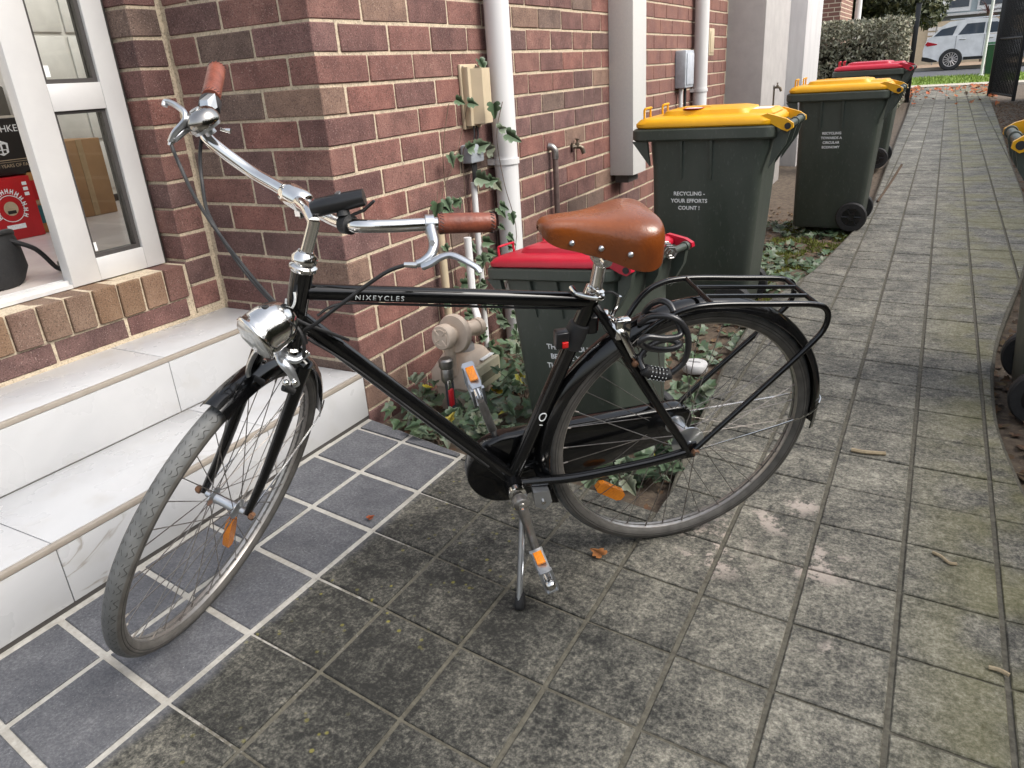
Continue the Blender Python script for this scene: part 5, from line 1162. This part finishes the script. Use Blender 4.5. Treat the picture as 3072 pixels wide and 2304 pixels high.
def leaf_obj(par, M, m=M_ivy):
    o = bpy.data.objects.new('leaf', leaf_mesh(rv.randrange(6), m)); COL.objects.link(o); o.parent = par
    o.matrix_parent_inverse = Matrix.Translation(-V3(par.location)); o.matrix_basis = M
    return o
bpy.context.view_layer.update()
def rnd_up(t=.6): return V3((rv.uniform(-t,t)+.12, rv.uniform(-t,t)-.22, 1))
def in_bed(x, y): return x > .02 and (y > edge_y(x)-.03 if x < 1.12 else False) or (y > -.18 and .03 < x < xl(y)+.02)
# --- ivy by the gas meter: leaves one by one
def ivy_plant(label, spots, yel=.06):
    t = thing('ivy_plant', (sum(s[0] for s in spots)/len(spots), sum(s[1] for s in spots)/len(spots), -.05), label, 'ivy', 'ivy plants in the garden bed')
    for (x, y, r, n_, h0, h1) in spots:
        for k in range(n_):
            a = rv.uniform(0, 6.28); d = r*math.sqrt(rv.random()); px, py = x+d*math.cos(a), y+d*math.sin(a)
            z = rv.uniform(h0, h1); sz = rv.uniform(.030, .056); p = V3((px, py, z))
            leaf_obj(t, leaf_matrix(p, rnd_up(.55), sz, rv.uniform(0, 6.28)), M_leafyel if rv.random() < yel else M_ivy)
            if k % 2 == 0: MB().tube([(x+rv.uniform(-.02,.02), y+rv.uniform(-.02,.02), -.055), (lerp(x,px,.6), lerp(y,py,.6), z*.6), p], .0011, 4).build('stem', M_bark, t)
ivy_plant('ivy with lobed leaves along the porch edge left of the gas meter', [(.14,.02,.05,5,-.03,.06),(.24,-.03,.06,8,-.03,.04),(.34,-.05,.06,8,-.03,.04),(.13,.12,.07,8,-.0,.14),(.33,.05,.06,6,-.02,.05)])
ivy_plant('ivy with lobed leaves crowding between the gas meter and the small bin', [(.42,.12,.08,14,-.03,.06),(.40,.40,.10,22,-.03,.12),(.32,.62,.13,24,-.02,.20),(.50,.04,.07,12,-.03,.03)])
ivy_plant('ivy with pale leaves beside the path edge behind the rear wheel', [(.95,-.06,.09,18,-.04,.03),(1.03,.02,.07,20,-.04,.03),(1.03,.16,.07,20,-.04,.03),(1.0,.32,.07,16,-.04,.03),(1.0,.52,.06,16,-.04,.05),(.99,.68,.04,6,-.04,.01)], .02)
# --- climbing vine on the wall
vine = thing('wall_vine', (.03,.62,0), 'thin climbing vine with grey green leaves round the junction box and downpipe', 'vine')
VL = [(.857,1.146,50),(.668,1.014,35),(.754,.998,40),(.93,.988,50),(.965,.892,45),(1.021,.869,60),(.789,.832,55),(.866,.812,60),(.72,.833,45),(.587,.825,45),(.648,.806,30),(.771,.719,60),(.84,.693,50),(.907,.682,45),(.479,.665,50),(.533,.67,45),(.581,.648,40),(.516,.642,40),(.622,.658,35),(.677,.471,40),(.785,.459,45),(.815,.408,40),(.497,.506,30),(.616,.425,45),(.827,.356,50),(.896,.278,40),(.458,.29,40),(.925,.187,50),(.769,.23,40),(.85,.103,50),(.70,.12,50),(.62,.20,45)]
VL += [(.60+rv.uniform(-.12,.30), rv.uniform(.02,.42), rv.randrange(28,50)) for _ in range(34)]+[(.92+rv.uniform(0,.12), rv.uniform(.02,.62), rv.randrange(26,46)) for _ in range(16)]
for (y, z, k) in VL:
    px = .05 if y < .93 else .112+.01*rv.random()
    if .78 < y < .90 and .89 < z < 1.13: px = .09
    if y >= .93: y -= .11
    leaf_obj(vine, leaf_matrix(V3((px, y, z)), (.9, -.5+rv.uniform(-.4,.4), .35+rv.uniform(-.3,.4)), k*.00115, rv.uniform(3.6, 5.8)), M_ivy)
for pts in ([(.02,.50,-.04),(.025,.49,.2),(.02,.52,.45),(.03,.50,.62),(.02,.53,.70)], [(.02,.62,-.04),(.02,.60,.35),(.025,.585,.60),(.02,.59,.82),(.02,.66,1.0)], [(.03,.72,-.03),(.03,.70,.3),(.035,.70,.6),(.03,.72,.83),(.05,.84,.86)], [(.02,.56,.0),(.02,.57,.4),(.02,.55,.66),(.025,.68,.82),(.03,.86,1.13)], [(.07,.88,.2),(.115,.95,.45),(.10,.90,.68),(.08,.90,.86),(.10,.93,.99)]):
    MB().tube(smoothpts(pts, 5), .0016, 5).build('stem', M_bark, vine)
# --- low cover in the rest of the bed
def leaf_stuff(name, label, cat, n_, pick, size, m, updn=.6):
    mb = MB(); c = 0; tries = 0
    while c < n_ and tries < n_*20:
        tries += 1; q = pick()
        if q is None: continue
        M = leaf_matrix(V3(q), rnd_up(updn), rv.uniform(*size), rv.uniform(0, 6.28)); vs, fs = LEAFG[rv.randrange(6)]
        mb.add([M @ V3(v) for v in vs], fs); c += 1
    o = mb.build(name, m, None, 60); return tag(o, label, cat, kind='stuff')
def pick_bed():
    y = rv.uniform(.0, 3.9); x = rv.uniform(.04, 1.25)
    if not (x < xl(y)-.01): return None
    if .45 < x < 1.02 and 1.5 < y < 1.97: return None
    if y < .9 and x > .3 and .03 < y < .38 and .6 < x < .95: return None
    d = noise.noise(V3((x*3.2, y*3.2, 5)))
    if y > 1.2 and d < -.12: return None
    if (x-.92)**2+(y-.87)**2 < .014: return None
    if 1.0 < y < 1.5 and .5 < x < 1.0 and rv.random() < .5: return None
    return (x, y, -.05+rv.uniform(0, .03 if y > .9 else .09))
leaf_stuff('ivy_ground_cover', 'low ivy covering the soil between the wall and the path', 'ivy', 1700, pick_bed, (.028,.058), M_ivy)
def pick_litter_l():
    y = rv.uniform(-.12, 4.5); x = rv.uniform(.03, 1.2)
    return (x, y, soil_h(x, y)+.006) if in_bed(x, y) and x < xl(y)-.005 else None
leaf_stuff('leaf_litter', 'dry brown leaf litter between the bins', 'leaf litter', 1500, pick_litter_l, (.012,.032), M_litter, .5)
def pick_litter_r():
    y = rv.uniform(.2, 16); x = xr(y)+.01+abs(rv.gauss(0, .45))
    return (x, y, soil_h(x, y)+.006)
leaf_stuff('leaf_litter', 'brown leaf mulch along the right side of the path', 'leaf litter', 2600, pick_litter_r, (.018,.045), M_litter, .5)
# moss tufts
mb = MB()
for k in range(9000):
    y = rv.uniform(1.9, 4.2); x = rv.uniform(.75, 1.25)
    if x > xl(y)-.01 or noise.noise(V3((x*5, y*5, 9))) < -.05: continue
    p = V3((x, y, soil_h(x, y))); h_ = rv.uniform(.010,.028); a = rv.uniform(0, 6.28); d = V3((math.cos(a), math.sin(a), 0))*.0045
    mb.add([p-d, p+d, p+V3((rv.uniform(-.012,.012), rv.uniform(-.012,.012), h_))], [(0,1,2)])
tag(mb.build('moss', M_moss, None, 0), 'yellow green moss under the second yellow bin', 'moss', kind='stuff')
# twigs and dry sticks
def stick(pts, r, label, cat='twig', m=None):
    tag(MB().tube(smoothpts(pts, 4), r, 6).build('twig', m or mat('dry_twig',(.42,.34,.22),(.30,.23,.14),rough=.8,scale=80)), label, cat)
stick([(1.535,.325,.006),(1.572,.321,.007),(1.625,.335,.006)], .006, 'pale dry twig lying on the path right of the rear wheel')
stick([(1.752,-.130,.005),(1.769,-.142,.007),(1.785,-.160,.006),(1.800,-.158,.006)], .0035, 'small curled dry twig on the path near the right edge')
stick([(1.85,-.478,.004),(1.866,-.480,.006),(1.882,-.486,.005)], .004, 'short dry twig on the path at the lower right corner')
stick([(1.30,4.55,.02),(1.36,4.75,.12),(1.42,4.95,.24)], .010, 'dark stick leaning up beside the path past the second bin', 'stick', M_bark)
def fallen(p, s_, m, label, spin=1.):
    o = bpy.data.objects.new('fallen_leaf', leaf_mesh(rv.randrange(6), m)); COL.objects.link(o); o.matrix_basis = leaf_matrix(V3(p), (.1,-.1,1), s_, spin); tag(o, label, 'leaf')
fallen((1.062,-.447,.010), .038, M_autumn, 'curled red brown leaf on the paving below the rear wheel', 2.)
fallen((.426,-.538,.008), .020, M_autumn, 'tiny orange leaf on the dark porch tiles by the front wheel', .5)
# drain cap
dc = thing('drain_cap', (.92,.87,-.045), 'white plastic drain cap among ivy behind the rear wheel', 'drain cap')
MB().lathe([(.047,0),(.050,.004),(.050,.026),(.045,.033),(.030,.035),(.0001,.035)], (.92,.87,-.03), (0,0,1), 28).build('cap', M_white, dc); MB().box((.896,.864,.0045),(.944,.876,.011), bev=.002).build('grip', M_white, dc)

# ================================================================== FAR END: hedge, gate, street
def leaf_cloud(mb, n_, inside, size, rnd):
    for k in range(n_):
        p = inside()
        if p is None: continue
        nrm = V3((rnd.uniform(-1,1), rnd.uniform(-1,.6), rnd.uniform(-.2,1))).normalized(); a = nrm.orthogonal().normalized(); b_ = nrm.cross(a); t = rnd.uniform(0, 6.28); d = a*math.cos(t)+b_*math.sin(t); e = nrm.cross(d); s_ = rnd.uniform(*size)
        p = V3(p); mb.add([p-d*s_, p+e*s_*.45+nrm*s_*.1, p+d*s_, p-e*s_*.45+nrm*s_*.1], [(0,1,2),(0,2,3)])
def hedge(name, x0, x1, y0, y1, h_, n_, label, cat='hedge', size=(.025,.055), m=M_hedge, base=None):
    t = thing(name, ((x0+x1)/2, (y0+y1)/2, gz(y0)), label, cat)
    mb = MB(); rr_ = random.Random(int(abs(x0)*100)+n_)
    def ins():
        x = rr_.uniform(x0, x1); y = rr_.uniform(y0, y1); z = rr_.uniform(.0, h_)
        top_ = h_*(1+.10*noise.noise(V3((x*2.5, y*1.5, 1)))+.07*noise.noise(V3((x*7, y*5, 4))))
        # concentrate near the shell
        e = min(x-x0, x1-x, y-y0, top_-z)
        if z > top_: return None
        if e > .25 and rr_.random() < .85: return None
        if noise.noise(V3((x*6, y*6, z*6))) < -.28: return None
        ox = .10*noise.noise(V3((y*3, z*4, 2)))
        return (x+ox, y-.12*abs(noise.noise(V3((x*4, z*4, 7)))), z+gz(y0))
    leaf_cloud(mb, n_, ins, size, rr_); tag(mb.build('foliage', m, t, 0), kind='stuff')
    MB().box((x0+.35, y0+.45, gz(y0)-.05), (x1-.35, y1-.3, gz(y0)+h_*.74)).build('opaque_core', mat('shaded_twigs',(.035,.032,.02),(.02,.018,.012),rough=.95,scale=20,bump=1.), t, 0)  # solid core added to keep the hedge opaque, interior shade put into its colour
    for k in range(max(3, int((x1-x0)*6))):
        x = lerp(x0+.1, x1-.1, (k+.5)/max(3, int((x1-x0)*6))); y = (y0+y1)/2+rr_.uniform(-.1,.1); MB().tube([(x,y,gz(y)-.05),(x+rr_.uniform(-.1,.1),y,gz(y)+h_*.45),(x+rr_.uniform(-.2,.2),y,gz(y)+h_*.8)], [.02,.014,.006], 6).build('trunk', M_bark, t)
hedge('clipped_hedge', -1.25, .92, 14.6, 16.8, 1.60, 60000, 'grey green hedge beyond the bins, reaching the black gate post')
hedge('extended_garden_hedge', 3.3, 4.2, -4.5, 17.0, 2.3, 26000, 'dark hedge behind the open gate, extended unseen along the right to darken reflections', size=(.05,.10), m=M_tree)  # hedge by the gate, lengthened out of view to give the chrome dark reflections
def tree(loc, h_, cr, n_, label, m=M_tree, sq=.8):
    t = thing('street_tree', loc, label, 'tree'); rr_ = random.Random(int(loc[0]*10+loc[1])); x, y, z = loc
    tr = MB().tube([(x,y,z-.1),(x+.05,y,z+h_*.3),(x,y+.05,z+h_*.6),(x+.1,y,z+h_*.9)], [.16,.13,.09,.03], 10)
    for k in range(7):
        a = k*.9; tr.tube([(x,y,z+h_*(.35+.05*k)),(x+cr*.4*math.cos(a),y+cr*.4*math.sin(a),z+h_*(.5+.05*k)),(x+cr*.75*math.cos(a),y+cr*.75*math.sin(a),z+h_*(.6+.05*k))], [.06,.04,.012], 6)
    tr.build('trunk', M_bark, t)
    cl_ = [(rr_.gauss(0,.45), rr_.gauss(0,.45), rr_.gauss(0,.35), rr_.uniform(.25,.5)) for _ in range(26)]
    def ins():
        c = rr_.choice(cl_); q = V3((rr_.gauss(0,1), rr_.gauss(0,1), rr_.gauss(0,1))).normalized()*(c[3]*rr_.random()**.4)
        return (x+(c[0]+q.x)*cr, y+(c[1]+q.y)*cr, z+h_*.68+(c[2]+q.z)*cr*sq)
    mb = MB(); leaf_cloud(mb, n_, ins, (.05,.12), rr_); tag(mb.build('crown', m, t, 0), kind='stuff')
tree((-1.3,24.4,.1), 3.4, 1.9, 15000, 'dark leafy tree above the hedge beside the neighbouring house')
tree((-2.2,46.0,.2), 5.5, 2.2, 5000, 'olive leafy tree across the street left of the grey house', M_hedge)
# neighbouring brick house corner
M_farbrick = bpy.data.materials.new('distant_brickwork'); M_farbrick.use_nodes = True
n_, L__ = M_farbrick.node_tree.nodes, M_farbrick.node_tree.links; bt = n_.new('ShaderNodeTexBrick'); tc_ = n_.new('ShaderNodeTexCoord'); sxyz = n_.new('ShaderNodeSeparateXYZ'); cmb = n_.new('ShaderNodeCombineXYZ'); adn = n_.new('ShaderNodeMath')
L__.new(tc_.outputs['Object'], sxyz.inputs[0]); L__.new(sxyz.outputs[0], adn.inputs[0]); L__.new(sxyz.outputs[1], adn.inputs[1]); L__.new(adn.outputs[0], cmb.inputs[0]); L__.new(sxyz.outputs[2], cmb.inputs[1])
L__.new(cmb.outputs[0], bt.inputs['Vector']); bt.inputs['Scale'].default_value = 1; bt.inputs['Brick Width'].default_value = .248; bt.inputs['Row Height'].default_value = .089; bt.inputs['Mortar Size'].default_value = .008
bt.inputs['Color1'].default_value = (.22,.10,.075,1); bt.inputs['Color2'].default_value = (.15,.075,.06,1); bt.inputs['Mortar'].default_value = (.55,.46,.34,1)
L__.new(bt.outputs[0], n_['Principled BSDF'].inputs['Base Color']); n_['Principled BSDF'].inputs['Roughness'].default_value = .85
nh = thing('neighbour_house', (-1.3,19.2,0), 'brick corner of the neighbouring house above the hedge', 'house')
MB().box((-3.5,18.0,-.1),(-.63,20.4,4.2)).build('wall', M_farbrick, nh, 0); MB().box((-3.6,17.8,4.2),(-.4,20.6,4.35)).build('eaves', M_white, nh, 0)
pipe_thing('downpipe', [(-.50,20.45,0),(-.50,20.45,4.2)], .075, 'white downpipe at the corner of the neighbouring brick house', 'downpipe')
# gate posts and open gate
M_iron = mat('black_iron', (.012,.012,.013), rough=.4, scale=40)
gp = thing('gate_post', (.96,17.07,.07), 'black steel gate post at the right end of the hedge', 'post')
MB().box((.915,17.02,.03),(1.01,17.12,1.92), bev=.004).build('post', M_iron, gp); MB().box((.905,17.01,1.92),(1.02,17.13,1.935)).build('cap', M_iron, gp, 0)
fc = thing('iron_fence', (.4,17.3,.07), 'black vertical bar fence behind the hedge, left of the gate post', 'fence')
for k in range(12): MB().box((.82-.13*k,17.06,.1),(.835-.13*k,17.075,1.75)).build('bar', M_iron, fc, 0)
for z_ in (.25,1.6): MB().box((-.75,17.05,z_),(.914,17.085,z_+.04)).build('rail', M_iron, fc, 0)
gt = thing('iron_gate', (2.6,16.9,.07), 'open black slatted gate with thick post at the right of the path', 'gate')
MB().box((2.43,17.3,.05),(2.55,17.42,2.4), bev=.004).build('post', M_iron, gt)
GA, GB = V3((2.50,17.25,0)), V3((2.80,15.7,0))
for k in range(15):
    p = lerp(GA, GB, (k+.5)/15); MB().box((p.x-.012,p.y-.012,.15),(p.x+.012,p.y+.012,2.3)).build('bar', M_iron, gt, 0)
for z_ in (.14,1.15,2.26): MB().tube([GA+V3((0,0,z_)), GB+V3((0,0,z_))], .025, 4).build('rail', M_iron, gt, 0)
MB().box((GB.x-.03,GB.y-.03,.05),(GB.x+.03,GB.y+.03,2.35)).build('end_post', M_iron, gt, 0)
# dark bin with green lid far right
gb.location = (2.86,20.8,.095)
for ch in gb.children: ch.location = (.10,7.6,.045)
# kerb, verge, road, far verge
def sheet(name, y0, y1, z0, z1, m): return struct(MB().add([(-60,y0,z0),(60,y0,z0),(60,y1,z1),(-60,y1,z1)], [(0,1,2,3)]), name, m)
M_conc = mat('pale_concrete', (.46,.42,.36), (.38,.35,.30), rough=.9, scale=20)
M_road = mat('asphalt', (.058,.060,.068), (.075,.077,.085), rough=.85, scale=60)
kb = MB().box((-60,22.3,-.1),(60,23.55,.116)); struct(kb, 'pavement', M_conc)
M_turf = mat('turf', (.13,.20,.03), (.19,.27,.05), rough=.9, scale=6)
sheet('verge', 23.55, 29.2, .112, .14, M_turf); sheet('road', 29.2, 36.9, .10, .17, M_road)
struct(MB().box((-60,36.9,.0),(60,37.1,.28)), 'kerb', M_conc); sheet('far_verge', 37.1, 44.5, .27, .30, mat('dry_verge',(.22,.15,.10),(.30,.22,.15),rough=.9,scale=9))
mb = MB(); 
for k in range(9000):
    x = rv.uniform(-1.5,6); y = rv.uniform(23.6,29.2); h_ = rv.uniform(.03,.09); a = rv.uniform(0,6.28); d = V3((math.cos(a),math.sin(a),0))*.012; p = V3((x,y,.112+(y-23.55)*.005)); mb.add([p-d,p+d,p+V3((rv.uniform(-.03,.03),rv.uniform(-.03,.03),h_))],[(0,1,2)])
tag(mb.build('grass', M_grass, None, 0), 'bright green grass on the street verge', 'grass', kind='stuff')
def pick_aut():
    y = 22.2-abs(rv.gauss(0, 2.6)); x = rv.uniform(.7, 2.6) if rv.random() < .6 else rv.choice((xl(y)+rv.gauss(0,.1), xr(y)+rv.gauss(0,.15)))
    return (x, y, gz(y)+.012) if y > 13 else None
leaf_stuff('autumn_leaves', 'orange autumn leaves strewn at the street end of the path', 'leaves', 230, pick_aut, (.05,.10), M_autumn, .7)
# --- white SUV across the street
M_carw = mat('white_car_paint', (.76,.77,.79), rough=.18, coat=.8, scale=3); M_cglass = mat('car_glass', (.05,.065,.085), (.06,.075,.10), rough=.06, spec=.9, scale=3)
suv = thing('suv_car', (3.1,36.9,.18), 'white SUV parked across the street behind the gate', 'car')
zc = .175
prof_low = [(.66,.55),(.64,.80),(.70,1.05),(.78,1.25),(.95,1.30),(5.2,1.22),(5.55,1.0),(5.62,.70),(5.6,.45),(5.2,.35),(.95,.35)]
def car_loop(pr, y, inset=0): return [V3((x, y, z+zc)) for x, z in pr]
body = MB(); body.loft([car_loop([(x*1.0+(.02 if x < 3 else -.02), z) for x, z in prof_low], 36.0), car_loop(prof_low, 36.06), car_loop(prof_low, 37.84), car_loop(prof_low, 37.9)])
body_o = body.build('body', M_carw, suv, 30)
cab = [(.86,1.24),(1.22,1.66),(1.50,1.82),(2.2,1.87),(3.1,1.84),(3.9,1.30)]
MB().loft([[V3((x, 36.10, z+zc)) for x, z in cab], [V3((x+(.05 if x < 2 else -.05), 36.26, z+zc+.015)) for x, z in cab], [V3((x+(.05 if x < 2 else -.05), 37.64, z+zc+.015)) for x, z in cab], [V3((x, 37.8, z+zc)) for x, z in cab]]).build('cabin', M_carw, suv, 30)
def side_win(pts): MB().prism([V3((x, 36.090, z+zc)) for x, z in pts], (0,.009,0)).build('window', M_cglass, suv, 0)
side_win([(.98,1.31),(1.24,1.56),(1.78,1.66),(1.66,1.31)][:4]); side_win([(1.85,1.31),(2.12,1.70),(2.75,1.71),(2.75,1.31)]); side_win([(2.82,1.31),(2.82,1.71),(3.15,1.70),(3.72,1.33)])
for cx in (1.70, 4.65):
    MB().lathe([(.42,0),(.42,.02)], (cx,35.985,.39+zc), (0,1,0), 28).build('wheel_arch', M_bplast, suv)
    w_ = MB().lathe([(.27,.0),(.385,.0),(.40,.02),(.40,.20),(.27,.20)], (cx,35.95,.40+zc), (0,1,0), 32, closed=True).build('wheel', M_rubber, suv)
    MB().lathe([(.0001,.02),(.05,.01),(.06,.05),(.27,.06),(.27,.10),(.0001,.10)], (cx,35.95,.40+zc), (0,1,0), 24).build('rim', mat('wheel_alloy',(.10,.10,.105),rough=.4,metal=.6), w_)
    for k in range(14):
        a = 2*math.pi*k/14; MB().tube([(cx+.05*math.cos(a),35.965,.40+zc+.05*math.sin(a)),(cx+.27*math.cos(a),35.965,.40+zc+.27*math.sin(a))], .016, 5).build('rim_spoke', mat('alloy_bright',(.62,.58,.56),rough=.3,metal=.4), w_)
    MB().lathe([(.25,.008),(.275,.004),(.275,.02),(.25,.02)], (cx,35.95,.40+zc), (0,1,0), 28, closed=True).build('rim_lip', MATS['alloy_bright'], w_)
MB().prism([V3((x,35.985,z+zc)) for x, z in ((.70,1.02),(.78,1.12),(1.15,1.02),(1.12,.98),(.8,.95))], (0,.05,0)).build('tail_light', mat('tail_red',(.42,.015,.03),rough=.2,coat=.5), suv, 0)
MB().prism([V3((x,35.98,z+zc)) for x, z in ((.645,.40),(.64,.56),(.85,.52),(1.22,.38),(1.22,.33),(.95,.33))], (0,.05,0)).build('bumper_trim', M_bplast, suv, 0)
MB().box((2.15,35.975,.36+zc),(4.2,36.02,.47+zc)).build('side_step', M_bplast, suv, 0)
for (x0, x1) in ((1.80,1.81),(2.78,2.79),(3.75,3.76)): MB().box((x0,35.992,.5+zc),(x1,36.0,1.28+zc)).build('door_seam', M_gasket, suv, 0)
for x in (1.92, 2.88): MB().box((x,35.97,1.12+zc),(x+.22,36.01,1.16+zc), bev=.01).build('door_handle', M_chrome, suv)
MB().box((1.5,36.3,1.885+zc),(3.2,36.34,1.92+zc), bev=.01).build('roof_rail', M_satin, suv)
# --- fence and house across the street
lf_ = thing('boundary_wall', (1.5,44.6,.3), 'cream rendered front wall behind the white car', 'wall')
MB().box((-12,44.5,.2),(14,44.8,2.25)).build('panel', mat('cream_render',(.50,.42,.30),(.44,.37,.27),rough=.85,scale=4), lf_, 0)
for k in range(6): MB().box((.55,44.44,.75+.22*k),(1.5,44.5,.90+.22*k)).build('slat', M_white, lf_, 0)
oh = thing('grey_house', (2,47,.3), 'pale blue grey house with white framed windows across the street', 'house')
MB().box((-2.5,48.0,.2),(14,55,7.0)).build('wall', mat('blue_grey_board',(.34,.39,.41),(.30,.35,.37),rough=.7,scale=3,stretch=(1,1,12)), oh, 0)
for i, (x0, x1) in enumerate(((-.4,.9),(1.2,2.3),(2.6,4.0),(4.3,5.6))):
    wn = MB().box((x0,47.93,2.75),(x1,48.0,5.2)).build('window', M_white, oh, 0); MB().box((x0+.09,47.915,2.95),(x1-.09,47.93,5.1)).build('pane', M_cglass, wn, 0)
MB().box((-2.5,47.4,2.55),(14,48,2.66)).build('balcony_rail', M_white, oh, 0)
MB().box((-2.8,47.2,7.0),(14.3,55.2,7.3)).build('roof', mat('grey_roof',(.16,.16,.17),rough=.8), oh, 0)
pl = thing('cordyline', (3.0,43.4,.3), 'dark spiky plant in front of the grey house', 'plant')
MB().tube([(3.0,43.4,.25),(3.0,43.4,2.5)], .06, 8).build('stem', M_bark, pl)
for k in range(22):
    a = k*2.4; e = rv.uniform(-.2,1.3); d = V3((math.cos(a)*math.cos(e), math.sin(a)*math.cos(e), math.sin(e))); MB().tube([V3((3.0,43.4,2.45)), V3((3.0,43.4,2.45))+d*.45, V3((3.0,43.4,2.4))+d*.85-V3((0,0,.15))], [.03,.025,.004], 4, flat=(1,.25)).build('leaf', mat('burgundy_leaf',(.10,.035,.04),(.07,.03,.03),rough=.5), pl)
sg = thing('street_sign', (1.0,42.0,.28), 'white parking sign on a grey pole across the street', 'sign')
MB().tube([(.95,42,.25),(.95,42,4.2)], .035, 8).build('pole', M_steel, sg); MB().box((.68,41.93,2.75),(1.22,41.96,4.0)).build('panel', M_print, sg, 0); MB().box((.88,41.94,2.35),(1.08,41.955,2.72)).build('small_panel', M_print, sg, 0)
spole = thing('lamp_pole', (2.62,27.9,.13), 'thin white pole on the street verge in front of the car', 'pole')
MB().tube([(2.62,27.9,.1),(2.62,27.9,5.5)], .045, 10).build('shaft', M_white, spole); MB().lathe([(.09,0),(.09,.03),(.05,.05)], (2.62,27.9,.135), (0,0,1), 12).build('base', M_white, spole)
